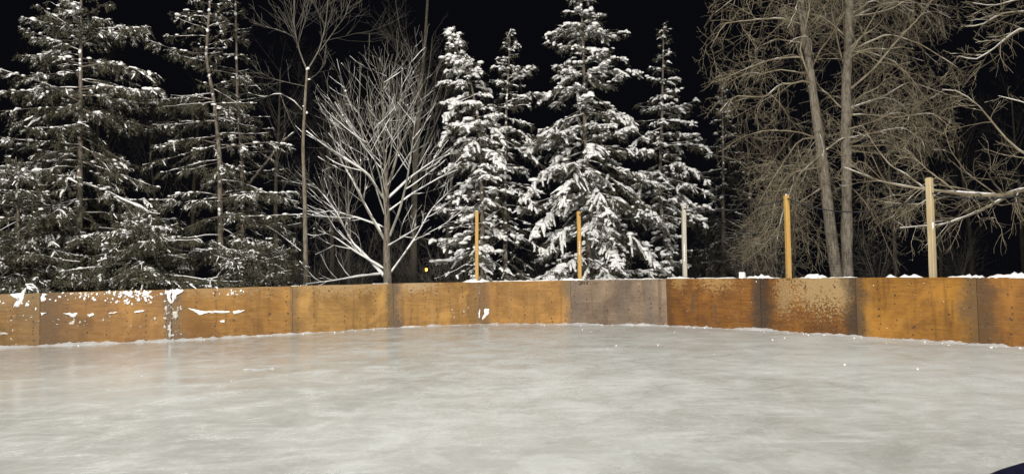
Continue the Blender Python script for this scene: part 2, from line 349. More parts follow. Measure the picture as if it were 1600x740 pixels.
PANELS = {
 0: dict(base=OR, dark=ORD, pale=PAL, stains=[(1.0, 0.3, 0.6, ST1)]),
 1: dict(base=(0.2103, 0.1103, 0.0258), dark=(0.1143, 0.0568, 0.0138), pale=PAL, stains=[(1.0, 0.5, 0.5, (0.1480, 0.0925, 0.0396))], worn=[(0.8, 0.95, 0.5, 0.35, 0.4)]),
 2: dict(base=OR, dark=ORD, pale=PAL, stains=[(0.0, 0.95, 0.95, (0.0888, 0.0488, 0.0173)), (1.0, 0.2, 0.9, (0.0888, 0.0629, 0.0396))], worn=[(0.3, 1.05, 0.6, 0.22, 0.5)]),
 3: dict(base=(0.2805, 0.1405, 0.0278), dark=(0.1677, 0.0746, 0.0138), pale=PAL, stains=[(0.0, 0.36, 0.85, (0.1110, 0.0777, 0.0446)), (1.02, 0.22, 0.6, ST1)], worn=[(0.5, 1.1, 0.7, 0.42, 0.55)]),
 4: dict(base=(0.3331, 0.1879, 0.0529), dark=(0.2134, 0.1101, 0.0277), pale=(0.3574, 0.2638, 0.1452), stains=[(0.0, 0.2, 0.5, ST1), (1.03, 0.36, 0.8, (0.1110, 0.0814, 0.0468))], worn=[(0.5, 1.1, 0.65, 0.45, 0.6)]),
 5: dict(base=(0.3068, 0.1634, 0.0400), dark=(0.1905, 0.0924, 0.0196), pale=(0.3404, 0.2468, 0.1331), stains=[(0.0, 0.30, 0.9, (0.0814, 0.0577, 0.0360)), (1.0, 0.3, 0.6, (0.1480, 0.0888, 0.0396))], worn=[(0.25, 1.1, 0.45, 0.45, 0.7)], streaks=[(0.86, 0.03, 0.2, 0.7)]),
 6: dict(base=(0.3419, 0.1716, 0.0335), dark=(0.2058, 0.0959, 0.0173), pale=PAL, stains=[(0.02, 0.36, 0.85, (0.1184, 0.0666, 0.0274)), (1.02, 0.3, 0.85, (0.1184, 0.0851, 0.0468))]),
 7: dict(base=GY, dark=GYD, pale=GYP, stains=[(0.05, 0.35, 0.5, (0.0962, 0.0740, 0.0576)), (0.55, 0.3, 0.4, (0.0962, 0.0740, 0.0576)), (0.83, 0.2, 0.5, (0.0888, 0.0740, 0.0612))], coat=0.7),
 8: dict(base=RU, dark=RUD, pale=(0.3149, 0.1915, 0.0685), stains=[(0.0, 0.24, 0.75, (0.0814, 0.0370, 0.0101)), (1.0, 0.34, 0.85, ST2)], worn=[(0.55, 1.0, 0.3, 0.38, 0.75), (0.15, 0.95, 0.12, 0.25, 0.6)], streaks=[(0.3, 0.07, 0.3, 0.7), (0.54, 0.05, 0.05, 0.5)]),
 9: dict(base=RU, dark=RUD, pale=(0.3064, 0.2085, 0.0968), stains=[(0.0, 0.42, 0.85, ST2), (1.02, 0.40, 0.85, ST2)], worn=[(0.66, 0.95, 0.50, 0.80, 1.0), (0.85, 0.8, 0.25, 0.6, 0.9), (0.27, 0.7, 0.16, 0.6, 0.65)]),
 10: dict(base=(0.2937, 0.1389, 0.0219), dark=(0.1791, 0.0746, 0.0115), pale=(0.3404, 0.2298, 0.0887), stains=[(-0.02, 0.38, 0.85, (0.0740, 0.0488, 0.0259)), (1.03, 0.5, 0.85, (0.1110, 0.0666, 0.0288))]),
 11: dict(base=(0.2542, 0.1103, 0.0174), dark=(0.1524, 0.0604, 0.0092), pale=PAL, stains=[(0.0, 0.45, 0.85, (0.0814, 0.0444, 0.0173))]),
}
for i_ in (12, 13): PANELS[i_] = dict(base=OR, dark=ORD, pale=PAL)
PLABEL = {2: 'plywood panel with stuck snow crusts along its upper half', 3: 'orange plywood panel with a long white snow crust', 7: 'grey weathered plywood panel with marker scribble',
          8: 'rust orange plywood panel with flaked upper middle', 9: 'rust orange plywood panel with a large pale flaked patch', 10: 'golden plywood panel with grey right end', 4: 'pale tan plywood panel'}
wall = empty('rink_board_wall', (SH[6][0], SH[6][1], 0)); tag(wall, 'long stained plywood board wall around the ice rink', 'board wall')
wloc = np.array([SH[6][0], SH[6][1], 0])
rngp = np.random.default_rng(5)
PAN = {}
M_PINE = plain('rail_timber', (0.36, 0.27, 0.16), 0.75)
for i in range(len(SH)-1):
    a0, b0 = SH[i], SH[i+1]; L = float(np.linalg.norm(b0-a0)); H = float(ST[i]+ST[i+1])/2
    ang = math.atan2(b0[1]-a0[1], b0[0]-a0[0])
    mt = plywood('plywood_%d' % i, L=L, H=H, seed=i+1, **PANELS[i])
    g0, g1 = 0.004, L-0.004; zl, zr = float(ST[i]), float(ST[i+1]); th = 0.019
    yo = 0.0 if i % 2 == 0 else 0.003
    m = Acc(); nx = 9
    xs_ = np.linspace(g0, g1, nx); tz = np.linspace(zl, zr, nx)+rngp.normal(0, 0.0025, nx)*np.r_[0, np.ones(nx-2), 0]
    bow = 0.010*np.sin(np.linspace(0, math.pi, nx))*rngp.uniform(-1, 1)
    V = []
    for q in range(nx):
        y0 = yo+bow[q]
        V += [(xs_[q], y0, -0.15), (xs_[q], y0, tz[q]-0.004), (xs_[q], y0+0.004, tz[q]), (xs_[q], y0+th, tz[q]), (xs_[q], y0+th, -0.15)]
    Q = [(5*q+c, 5*(q+1)+c, 5*(q+1)+(c+1) % 5, 5*q+(c+1) % 5) for q in range(nx-1) for c in range(5)]
    m.add(V, Q); n5 = 5*(nx-1)
    m.add([V[z_] for z_ in range(5)]+[V[n5+z_] for z_ in range(5)], [(0, 1, 3, 4), (9, 8, 6, 5)], [(1, 2, 3), (8, 7, 6)])
    pn = m.build('plywood_panel', mt, wall, smooth=False)
    pn.location = (a0[0]-wloc[0], a0[1]-wloc[1], 0); pn.rotation_euler = (0, 0, ang)
    if i in PLABEL: pn['label'] = PLABEL[i]
    PAN[i] = (pn, L, zl, zr, a0, ang)
    r = Acc(); r.box((0.003, 0.036, -0.06), (L-0.003, 0.125, -0.022))
    ro = r.build('top_rail', M_PINE, wall, smooth=False)
    ro.location = (a0[0]-wloc[0], a0[1]-wloc[1], zl); ro.rotation_euler = (0, -math.atan2(zr-zl, L), ang)
    for q in range(4):
        r = Acc(); xx = 0.06+q*(L-0.16)/3; r.box((xx, 0.036, -0.15), (xx+0.04, 0.123, min(zl, zr)-0.075))
        so_ = r.build('stud', M_PINE, wall, smooth=False); so_.location = ro.location.copy(); so_.location.z = 0; so_.rotation_euler = (0, 0, ang)
    # rows of rusted screw heads
    if 1 <= i <= 11:
        sv = Acc(); colsx = np.linspace(0.12, L-0.12, 7 if i != 7 else 9)
        for cx in colsx:
            for rz in np.linspace(0.06, H-0.07, 11):
                if rngp.random() < 0.25: continue
                rr = rngp.uniform(0.009, 0.017) if rngp.random() < 0.8 else rngp.uniform(0.014, 0.022); px_ = cx+rngp.normal(0, 0.017); pz = rz+rngp.normal(0, 0.03)
                th_ = np.arange(6)*math.pi/3
                ring_ = [(px_+rr*math.cos(t_), yo-0.002+float(np.interp(px_, xs_, bow)), pz+rr*1.15*math.sin(t_)) for t_ in th_]
                cen = [(px_, ring_[0][1]-0.003, pz)]
                sv.add(ring_+cen, None, [(q, (q+1) % 6, 6) for q in range(6)])
        s_ = sv.build('screw_rows', M_SCREW, pn, smooth=False); tag(s_, kind='stuff')

def panel_xz(i, xp, yp):
    """pixel on panel i -> local (x, z)"""
    pn, L, zl, zr, a0, ang = PAN[i]
    d = _f+_r*(xp-CX)/F+_u*(CY-yp)/F; t = np.array([math.cos(ang), math.sin(ang)]); nn = np.array([-t[1], t[0]])
    s = np.dot(a0, nn)/np.dot(d[:2], nn); h = CAM+d*s
    return float(np.dot(h[:2]-a0, t)), float(h[2])
M_FROST = snowm('thin_frost', (0.38, 0.35, 0.3), (0.52, 0.49, 0.44), 20)
def crust(i, pts, thick=0.02, rng=np.random.default_rng(3), jag=0.012, name='snow_crust', mat=None):
    """crust of snow stuck to a panel: outline given in pixels"""
    lp = [panel_xz(i, *p) for p in pts]
    dense = []
    for q in range(len(lp)):
        (x0, z0), (x1, z1) = lp[q], lp[(q+1) % len(lp)]; n = max(2, int(math.hypot(x1-x0, z1-z0)/0.035))
        for k in range(n):
            f = k/n; dense.append((x0+(x1-x0)*f+rng.normal(0, jag), z0+(z1-z0)*f+rng.normal(0, jag)))
    n = len(dense); cx = sum(p[0] for p in dense)/n; cz = sum(p[1] for p in dense)/n
    m = Acc(); D = np.array(dense)
    ringb = np.stack([D[:, 0], np.full(n, 0.008), D[:, 1]], 1)
    ring1 = np.stack([cx+(D[:, 0]-cx)*0.93, np.full(n, -thick*0.7), cz+(D[:, 1]-cz)*0.9], 1)
    ring2 = np.stack([cx+(D[:, 0]-cx)*0.55, -thick*(1+0.4*rng.random(n)), cz+(D[:, 1]-cz)*0.5], 1)
    qd = [(r_*n+k, r_*n+(k+1) % n, (r_+1)*n+(k+1) % n, (r_+1)*n+k) for r_ in range(2) for k in range(n)]
    m.add(np.vstack([ringb, ring1, ring2, [[cx, -thick*1.2, cz]]]), qd, [(2*n+k, 2*n+(k+1) % n, 3*n) for k in range(n)])
    return m.build(name, mat or M_SNOW, PAN[i][0])
rc = np.random.default_rng(8)
crust(1, [(17, 458), (38, 459), (38, 466), (33, 476), (28, 480), (21, 479), (29, 470), (28, 463), (19, 463)], rng=rc)
crust(1, [(41, 473), (46, 475), (46, 479), (40, 478)], rng=rc)
crust(1, [(0, 518), (12, 519), (12, 522), (0, 523)], 0.008, rc, mat=M_FROST)
crust(2, [(64, 488), (74, 488), (68, 490), (66, 493)], rng=rc, jag=0.006)
crust(2, [(99, 489), (121, 489), (120, 494), (112, 495), (108, 492)], rng=rc, jag=0.008)
crust(2, [(137, 490), (147, 489), (146, 493), (140, 494)], rng=rc, jag=0.008)
crust(2, [(170, 488), (183, 487), (182, 489), (171, 490)], rng=rc, jag=0.005)
crust(2, [(209, 487), (216, 484), (227, 484), (223, 487), (211, 489)], rng=rc, jag=0.006)
crust(2, [(88, 496), (97, 499), (92, 499)], 0.008, rc, mat=M_FROST)
crust(2, [(108, 501), (117, 500), (115, 508), (109, 507)], 0.006, rc, mat=M_FROST)
crust(2, [(66, 458), (74, 458), (71, 463), (73, 469), (66, 471), (63, 465)], rng=rc)
crust(2, [(259, 453), (267.5, 452), (267.5, 474), (262, 468), (260, 460)], rng=rc)
crust(3, [(268.5, 452), (286, 451), (284, 457), (276, 459), (275, 466), (270, 472), (268.5, 474)], rng=rc)
crust(3, [(270, 486), (277, 484), (279, 494), (274, 500), (270, 496)], 0.012, rc, mat=M_FROST)
crust(2, [(263, 508), (267.5, 505), (267.5, 528), (264, 526)], 0.012, rc, mat=M_FROST)
crust(3, [(293, 481), (305, 483), (320, 486), (340, 485), (359, 486), (359, 488), (335, 489), (320, 489), (312, 493), (309, 489)], rng=rc, jag=0.006)
crust(3, [(364, 486), (384, 484), (378, 488), (366, 491)], rng=rc, jag=0.006)
crust(3, [(344, 501), (351, 499), (352, 503), (346, 504)], rng=rc, jag=0.005)
crust(5, [(748, 489), (749.8, 482), (749.8, 497), (748.2, 497)], rng=rc, jag=0.004)
crust(6, [(757, 482), (765, 481), (764, 490), (759, 493), (757, 497), (752.5, 500), (753, 495), (757, 489)], 0.012, rc, jag=0.012)
def specks(i, box, n, smax, rng, mat=None):
    m = Acc(); (xa, ya, xb, yb) = box
    C, S = [], []
    for _ in range(n):
        u = rng.random()**1.6; x, z = panel_xz(i, rng.uniform(xa, xb), ya+(yb-ya)*u); s = smax*rng.uniform(0.25, 1)**1.8
        C.append((x, 0.002, z)); S.append((s*rng.uniform(0.5, 1.3), 0.010, s*rng.uniform(0.5, 1.6)))
    lumps(m, C, S, rng, rough=0.4)
    o = m.build('snow_specks', mat or M_SNOW, PAN[i][0]); tag(o, kind='stuff')
specks(2, (70, 457, 262, 470), 90, 0.03, rc); specks(2, (165, 455, 236, 475), 95, 0.04, rc)
specks(1, (-40, 460, 60, 482), 18, 0.032, rc); specks(1, (10, 490, 61, 538), 26, 0.03, rc, M_FROST); specks(3, (330, 452, 390, 462), 22, 0.026, rc); specks(3, (268, 480, 284, 531), 30, 0.035, rc, M_FROST)
specks(2, (70, 494, 250, 515), 26, 0.025, rc, M_FROST); specks(5, (700, 480, 749, 505), 12, 0.03, rc, M_FROST); specks(2, (256, 475, 267, 530), 30, 0.035, rc, M_FROST)
specks(8, (1050, 438, 1185, 505), 26, 0.012, rc); specks(10, (1345, 440, 1525, 520), 22, 0.012, rc)
# marker scribble 2016 on the grey panel
def ink(i, strokes, r=0.009):
    m = Acc()
    for s in strokes:
        q = resample(np.array([(lambda p: (p[0], -0.001, p[1]))(panel_xz(i, *p)) for p in s]), 14)
        q[:, 1] = -0.0005; m.tubes(q[None], np.full((1, 14), r), 4)
    return m.build('marker_scribble', M_INK, PAN[i][0])
ink(7, [[(902.5, 439.4), (904.5, 438.8), (907, 440), (907.6, 441.5), (906, 443.2), (904, 443.8), (908, 444.6)],
        [(909.5, 439.5), (908.6, 442), (909.2, 444.2), (911, 442.2), (911.3, 439.8), (909.5, 439.4)],
        [(914, 439.2), (913.2, 442), (912.6, 444.8)],
        [(920.5, 438.8), (918, 440), (916.3, 442.6), (917, 444.4), (918.6, 443.2), (917.8, 441.8), (916.6, 442.4)]])

# ------------------------------------------------------------------ packed snow where ice meets boards, crumbs, caps
rs = np.random.default_rng(21)
m = Acc(); n = 620
cum = np.r_[0, np.cumsum(np.linalg.norm(np.diff(SH, axis=0), axis=1))]
u = np.linspace(0, cum[-1], n); lx = np.interp(u, cum, SH[:, 0]); ly = np.interp(u, cum, SH[:, 1])
tn = unit(np.stack([np.gradient(lx), np.gradient(ly)], 1)); inn = np.stack([tn[:, 1], -tn[:, 0]], 1)
def sm(n, w_): return np.convolve(rs.standard_normal(n+w_*2), np.ones(w_)/w_, 'same')[w_:-w_]*math.sqrt(w_)
leftness = np.clip((cum[5]-u)/6, 0, 1)
hh = np.clip(0.016+0.010*sm(n, 12)+0.010*sm(n, 3)+0.018*leftness, 0.004, 0.12)
ww = np.clip(0.14+0.05*sm(n, 14)+0.10*leftness, 0.04, 0.6)
prof = [(0.0, 1.0), (0.25, 0.9), (0.55, 0.5), (0.8, 0.2), (1.0, -0.15)]
V = np.zeros((n, 5, 3))
for c, (pw, ph) in enumerate(prof):
    V[:, c, 0] = lx+inn[:, 0]*(ww*pw-0.012); V[:, c, 1] = ly+inn[:, 1]*(ww*pw-0.012); V[:, c, 2] = hh*ph+0.006*rs.standard_normal(n)*(c < 3)
ii, jj = np.meshgrid(np.arange(n-1), np.arange(4), indexing='ij'); kk = ii*5+jj
m.add(V, np.stack([kk, kk+1, kk+6, kk+5], -1))
M_BANK = snowm('packed_snow', (0.40, 0.40, 0.39), (0.54, 0.54, 0.53), 3.0)
o = m.build('packed_snow_edge', M_BANK); tag(o, 'thin packed snow ridge along the foot of the plywood boards', 'snow', kind='stuff')
m = Acc(); C, S = [], []
for q in range(125):
    if q < 105:
        k = rs.integers(0, n); d = rs.uniform(0.05, 0.5)**1.2+0.02; x, y = lx[k]+inn[k, 0]*d, ly[k]+inn[k, 1]*d
    else: x, y = rs.uniform(-8, 9), rs.uniform(6, 17)
    s = rs.uniform(0.006, 0.017)*(1.0 if q < 105 else 0.4); C.append((x, y, s*0.5)); S.append((s*1.2, s, s*0.8))
for xp, yp in [(910, 515), (923, 518), (975, 514), (1054, 519), (1207, 531), (1226, 528), (963, 540), (1028, 539), (1320, 570), (1434, 577), (1385, 536), (1490, 535), (1555, 537)]:
    p = ground_at(xp, yp); s = rs.uniform(0.007, 0.017); C.append((p[0], p[1], s*0.5)); S.append((s*1.2, s, s*0.8))
lumps(m, C, S, rs)
o = m.build('snow_crumbs', M_SNOW); tag(o, 'small snow crumbs scattered over the ice', 'snow', kind='stuff')
# a thin frozen snow smear on the ice
def smear(xa, ya, xb, yb, wd, label):
    p, q = ground_at(xa, ya), ground_at(xb, yb); m = Acc(); nn = 26; t = np.linspace(0, 1, nn)
    c = p[None]+(q-p)[None]*t[:, None]; c[:, 1] += 0.05*np.sin(t*9)
    wdt = wd*np.sin(np.pi*np.clip(t, 0.02, 0.98))**0.6*(0.6+0.6*rs.random(nn))
    V = np.zeros((nn, 3, 3)); V[:, 0] = c; V[:, 1] = c; V[:, 2] = c
    V[:, 0, 1] -= wdt; V[:, 2, 1] += wdt; V[:, :, 2] = -0.002; V[:, 1, 2] = 0.012*(0.5+rs.random(nn))
    i_, j_ = np.meshgrid(np.arange(nn-1), np.arange(2), indexing='ij'); k_ = i_*3+j_
    m.add(V, np.stack([k_, k_+3, k_+4, k_+1], -1)); o = m.build('snow_smear', M_BANK); tag(o, label, 'snow')
smear(380, 577, 428, 576, 0.10, 'thin white snow smear on the ice before the orange left boards')

def snow_cap(xa, xb, hpx, label, seed, block=False):
    (pa, za, ta, ia, _), (pb, zb, tb, ib, _) = wall_pos(xa), wall_pos(xb)
    rng = np.random.default_rng(seed); nn = max(8, int(np.linalg.norm(pb-pa)/0.045)); t = np.linspace(0, 1, nn)
    Yd = (pa[1]+pb[1])/2; h = hpx*Yd/F; m = Acc(); kx = 7
    env = np.sin(np.pi*np.clip(t, 0, 1))**0.45
    if block: env = np.ones(nn)
    hv = h*np.clip(env*(0.6+0.22*np.convolve(rng.standard_normal(nn+8), np.ones(5)/2.2, 'same')[4:-4]+0.2*rng.standard_normal(nn)), 0.06, 1.3)
    V = np.zeros((nn, kx, 3))
    for q in range(nn):
        b, z = wall_pos(xa+(xb-xa)*t[q])[:2]; d = tb if t[q] > .5 else ta; o_ = np.array([-d[1], d[0]])
        for k in range(kx):
            f = k/(kx-1); V[q, k, :2] = b+o_*(0.004+0.135*f+rng.normal(0, 0.006)); V[q, k, 2] = z+(-0.012 if k in (0, kx-1) else hv[q]*math.sin(math.pi*min(0.97, max(0.03, f)))**0.5*(1+rng.normal(0, 0.12)))
    V[0, :, 2] = V[0, :, 2]*0+wall_pos(xa)[1]-0.015; V[-1, :, 2] = wall_pos(xb)[1]-0.015
    i_, j_ = np.meshgrid(np.arange(nn-1), np.arange(kx-1), indexing='ij'); k_ = i_*kx+j_
    if block: V[0, :, :2] = V[1, :, :2]; V[-1, :, :2] = V[-2, :, :2]; V[1:-1, 1:-1, 2] = wall_pos(xa)[1]+h*(0.85+0.1*rng.random((nn-2, kx-2)))
    org = V.reshape(-1, 3).mean(0)
    m.add(V, np.stack([k_, k_+kx, k_+kx+1, k_+1], -1)); o = m.build('snow_pile', M_SNOW, origin=org); o.location = org
    tag(o, label, 'snow', 'snow caps along the top of the boards')
snow_cap(722, 765, 5.5, 'low snow cap around the foot of the yellow post above tan panels', 1)
snow_cap(766, 872, 2.2, 'long thin snow strip between two yellow posts', 2)
snow_cap(873, 915, 4.5, 'snow cap around the foot of the yellow post above the grey panel', 3)
snow_cap(917, 1040, 1.8, 'thin snow strip along the top of the grey weathered panel', 4)
snow_cap(1041, 1084, 4.5, 'lumpy snow cap around the foot of the pale grey post', 5)
snow_cap(1086, 1150, 1.6, 'thin snow dusting beside the pale grey post', 13)
snow_cap(1154, 1163, 10, 'small upright block of snow on the rust orange panel', 6, True)
snow_cap(1163, 1217, 7, 'lumpy snow cap beside the upright block of snow', 7)
snow_cap(1249, 1290, 6, 'snow cap in front of the twin bare trunks', 8)
snow_cap(1292, 1338, 1.6, 'thin snow strip above the large pale flaked patch', 9)
snow_cap(1383, 1399, 6, 'small rounded snow lump on the golden panel', 10)
snow_cap(1403, 1441, 7, 'rounded snow cap beside the tall weathered post', 11)
snow_cap(1478, 1538, 6.5, 'long snow cap over the grey end of the golden panel', 12)
snow_cap(1540, 1640, 6, 'smooth long snow cap on the brown orange panel', 14)
snow_cap(455, 470, 1.2, 'tiny snow dusting at a plywood joint below the bare trunk', 15)
snow_cap(583, 610, 1.8, 'tiny snow dusting below the vase shaped bare tree', 16)

# ------------------------------------------------------------------ posts, rope and net
def woodm(name, c, c2, greyf):
    g = G(name); v = g.vmath('MULTIPLY', g.obj, (1, 1, 0.07)); n = g.noise(v, 30, 5, 0.65); n2 = g.noise(g.obj, 2.5, 4)
    cc = g.mix(g.mapr(n, 0.3, 0.7), c, c2); cc = g.mix(g.math('MULTIPLY', g.mapr(n2, 0.45, 0.65), greyf), cc, (0.26, 0.24, 0.2))
    g.bump(n, 0.3, 0.006); return g.fin(cc, 0.7, 0.3)
M_POST_Y = woodm('post_yellow_pine', (0.36, 0.205, 0.048), (0.47, 0.285, 0.085), 0.15)
M_POST_G = woodm('post_grey_wood', (0.33, 0.3, 0.235), (0.43, 0.4, 0.33), 0.4)
M_POST_T = woodm('post_tan_wood', (0.34, 0.26, 0.135), (0.45, 0.36, 0.21), 0.35)
POSTS = [(745, 745, 331, 0.088, M_POST_Y, 'yellow wooden net post beside the leaning snowy spruce', 0.1, 20),
         (906, 904, 331, 0.088, M_POST_Y, 'yellow wooden net post at the joint of golden and grey panels', 0.2, 20),
         (1070, 1068.5, 322, 0.092, M_POST_G, 'pale grey wooden net post behind the rust orange panel', 0.1, 20),
         (1233, 1228.5, 306, 0.092, M_POST_Y, 'yellow wooden net post beside the twin bare trunks', 0.25, 20),
         (1458, 1451.5, 279, 0.098, M_POST_T, 'tall weathered tan net post over the golden panel', 0.5, 20)]
ptops = []
for xb, xt, yt, wd, mt, lab, rz, _ in POSTS:
    xq = xb
    for _ in range(4):
        p, z, t, i, _ = wall_pos(xq); nrm = np.array([-t[1], t[0]]); b = p+nrm*(0.128+wd*0.72); xq += xb-pixel(np.r_[b, z])[0]
    tp = P(xt, yt, b[1]); b0 = np.array([b[0], b[1], -0.3]); zt = tp[2]
    # straight post, leaning so that its head lies at tp
    base = np.array([b[0], b[1], z]); lean = (tp-base)/(tp[2]-base[2]); foot_ = base-lean*(z+0.3)
    ex = np.array([math.cos(rz+0.0), math.sin(rz), 0]); ey = np.array([-ex[1], ex[0], 0]); h_ = wd/2; ch = 0.010
    oct_ = [(-h_+ch, -h_), (h_-ch, -h_), (h_, -h_+ch), (h_, h_-ch), (h_-ch, h_), (-h_+ch, h_), (-h_, h_-ch), (-h_, -h_+ch)]
    m = Acc(); V = []; levels = np.linspace(0, 1, 9); rr = np.random.default_rng(int(xb))
    for q, lv in enumerate(levels):
        c = foot_+(tp-foot_)*lv+np.r_[rr.normal(0, 0.002, 2), 0]
        V += [c+ex*u_+ey*v_ for u_, v_ in oct_]
    V += [tp+np.array([0, 0, 0.018])+ex*u_*0.6+ey*v_*0.6 for u_, v_ in oct_]
    nl = len(levels)+1
    Q = [(8*q+k, 8*q+(k+1) % 8, 8*(q+1)+(k+1) % 8, 8*(q+1)+k) for q in range(nl-1) for k in range(8)]
    n8 = 8*(nl-1); Q += [(n8, n8+1, n8+2, n8+3), (n8, n8+3, n8+4, n8+7), (n8+4, n8+5, n8+6, n8+7)]
    m.add(V, Q)
    e = empty('net_post', foot_); tag(e, lab, 'post', 'wooden net posts behind the boards')
    m.build('shaft', mt, e, smooth=False, origin=foot_)
    s = Acc(); rr = np.random.default_rng(int(xb)+1)
    if xb == 1458:
        lumps(s, [P(1454, 350+q*2.0, b[1])-ex*0.01-ey*(h_*0.9) for q in range(5)], [(0.02, 0.018, 0.03)]*5, rr)
    elif xb == 1070:
        lumps(s, [P(1068.5, 384+q*4.5, b[1])-ey*(h_*0.95) for q in range(6)], [(0.014, 0.012, 0.04)]*6, rr)
    elif xb == 906:
        lumps(s, [P(904.5, 378+q*4.5, b[1])-ey*(h_*0.95) for q in range(5)], [(0.016, 0.012, 0.035)]*5, rr)
    else: lumps(s, [tp+np.array([0, 0, 0.018])], [(0.03, 0.03, 0.02)], rr)
    s.build('stuck_snow', M_SNOW, e, origin=foot_)
    ptops.append((tp, base, ey, h_))
# hidden fifth support beyond the frame, so the net does not end in the air
p, z, t, i, _ = wall_pos(1690); b = p+np.array([-t[1], t[0]])*0.2; base = np.r_[b, z]; tp = base+np.array([0, 0, 1.75]); m = Acc()
m.box((b[0]-0.045, b[1]-0.045, -0.3), (b[0]+0.045, b[1]+0.045, tp[2]))
m.lathe((b[0], b[1], tp[2]), [(0.055, 0), (0.035, 0.03), (0.001, 0.035)], 8)
e = empty('net_post', (b[0], b[1], -0.3)); tag(e, 'yellow wooden net post beyond the brown orange panel', 'post', 'wooden net posts behind the boards'); m.build('shaft', M_POST_Y, e, False, origin=(b[0], b[1], -0.3))
ptops.append((tp, base, np.array([0, 1.0, 0]), 0.045))
net = empty('safety_net', ptops[1][1]); tag(net, 'fine dark safety net on a sagging black rope strung between wooden posts', 'net')
SAG = [0.13, 0.17, 0.13, 0.3, 0.2]
for q in range(len(ptops)-1):
    (A, A0, ea, ha), (B, B0, eb, hb) = ptops[q], ptops[q+1]; dz = 0.05 if q < 3 else 0.1
    A = A-np.array([0, 0, 0.06]); B = B-np.array([0, 0, 0.06 if q < 3 else 0.26]); 
    if q == 4: A = A-np.array([0, 0, 0.2])
    A = A-ea*(ha+0.008); B = B-eb*(hb+0.008); nn = 25; t = np.linspace(0, 1, nn)
    c = A[None]+(B-A)[None]*t[:, None]; c[:, 2] -= SAG[q]*4*t*(1-t)
    if q >= 1:
        rp = Acc(); rp.tubes(c[None], np.full((1, nn), 0.013), 6); rp.build('rope', M_ROPE, net, origin=ptops[1][1])
    m = Acc(); W = np.linalg.norm(B-A); nv = int(W/0.06); f = (np.arange(nv)+0.5)/nv
    topc = np.stack([np.interp(f, t, c[:, k]) for k in range(3)], 1); bot = A0[None]+(B0-A0)[None]*f[:, None]; bot[:, :2] = topc[:, :2]; bot[:, 2] -= 0.05
    m.tubes(np.stack([topc, bot], 1), np.full((nv, 2), 0.0010), 3)
    for hv in np.arange(0.04, 1.9, 0.06):
        fr = 1-hv/ (topc[:, 2]-bot[:, 2]).mean()
        if fr < 0: break
        l = bot+(topc-bot)*fr; m.tubes(l[None, ::4], np.full((1, len(l[::4])), 0.0010), 3)
    o = m.build('mesh_panel', M_NET, net, origin=ptops[1][1])

# ------------------------------------------------------------------ trees: bare
def limb(pts, r0, r1, k=12):
    q = resample(pts, k); return dict(P=q[None], R=np.linspace(r0, r1, k)[None])
def cat(*ds):
    return dict(P=np.concatenate([d['P'] for d in ds]), R=np.concatenate([d['R'] for d in ds]))
def grow(rng, par, n, t=(0.2, 1.0), ang=(30, 60), ln=(0.4, 0.7), k=7, wig=0.12, trop=(0, 0, 1), tw=0.06, rr=0.6, rmin=0.003, rmax=1, absl=None, curl=0.0, flat=None):
    Pn, Rn = par['P'], par['R']; N = len(Pn)
    pl = np.linalg.norm(np.diff(Pn, axis=1), axis=2).sum(1)
    cnt = np.maximum(0, (n*pl/pl.mean()).round().astype(int)) if n > 0 else np.zeros(N, int)
    idx = np.repeat(np.arange(N), cnt); m = len(idx)
    tt = rng.uniform(t[0], t[1], m)
    pos = at_t(Pn, idx, tt); e = 0.02
    tan = unit(at_t(Pn, idx, np.minimum(tt+e, 1))-at_t(Pn, idx, np.maximum(tt-e, 0)))
    rad = at_t(Rn, idx, tt)
    rv = rng.standard_normal((m, 3))
    if flat is not None: rv = rv*np.array(flat)
    perp = unit(rv-(rv*tan).sum(1, keepdims=True)*tan)
    a = np.radians(rng.uniform(ang[0], ang[1], m))[:, None]
    d = unit(tan*np.cos(a)+perp*np.sin(a))
    L = pl[idx]*(1.0-0.55*tt)*rng.uniform(ln[0], ln[1], m) if absl is None else rng.uniform(absl[0], absl[1], m)
    r0 = np.clip(rad*rr*rng.uniform(0.7, 1.0, m), rmin, rmax)
    path = np.zeros((m, k, 3)); path[:, 0] = pos; trop = np.array(trop, float)
    cv = unit(rng.standard_normal((m, 3)))*curl
    for q in range(1, k):
        d = unit(d+wig*rng.standard_normal((m, 3))+tw*trop+cv)
        path[:, q] = path[:, q-1]+d*(L/(k-1))[:, None]
    Rr = r0[:, None]*np.linspace(1, 0.35, k)[None]; Rr = np.maximum(Rr, rmin*0.7)
    return dict(P=path, R=Rr)
def snow_on(acc, d, rng, amount=0.8, cover=0.7, rmin=0.0, thick=1.0, sides=4):
    Pn, Rn = d['P'], d['R']; n, k, _ = Pn.shape
    T = unit(np.gradient(Pn, axis=1)); hz = np.sqrt(np.clip(1-T[..., 2]**2, 0, 1))
    mask = (rng.random((n, k))+0.35*rng.standard_normal((n, 1))) < cover
    size = np.clip((hz-0.3)/0.5, 0, 1)*mask*amount*(0.6+0.6*rng.random((n, k)))
    keep = (Rn[:, 0] > rmin)
    if not keep.any(): return
    rad = Rn*0.75*size*thick+0.004*size*thick; c = Pn.copy(); c[..., 2] += Rn*0.62+rad*0.25
    acc.tubes(c[keep], rad[keep], sides)
def bare_tree(name, label, base, levels, trunk, mats, snow=None, group=None, cat_='tree', sides=(9, 5, 3)):
    """trunk: dict with the main stems; levels: list of grown dicts"""
    e = empty(name, base); tag(e, label, cat_, group)
    a = Acc(); a.tubes(trunk['P'], trunk['R'], sides[0]); a.build('trunk', mats[0], e, origin=base)
    a = Acc()
    for q, l in enumerate(levels): a.tubes(l['P'], l['R'], sides[1] if q == 0 else sides[2])
    tag(a.build('crown', mats[1], e, origin=base), kind='stuff')
    if snow is not None and snow.n: tag(snow.build('snow_cover', M_SNOW_TREE, e, origin=base), kind='stuff')
    return e
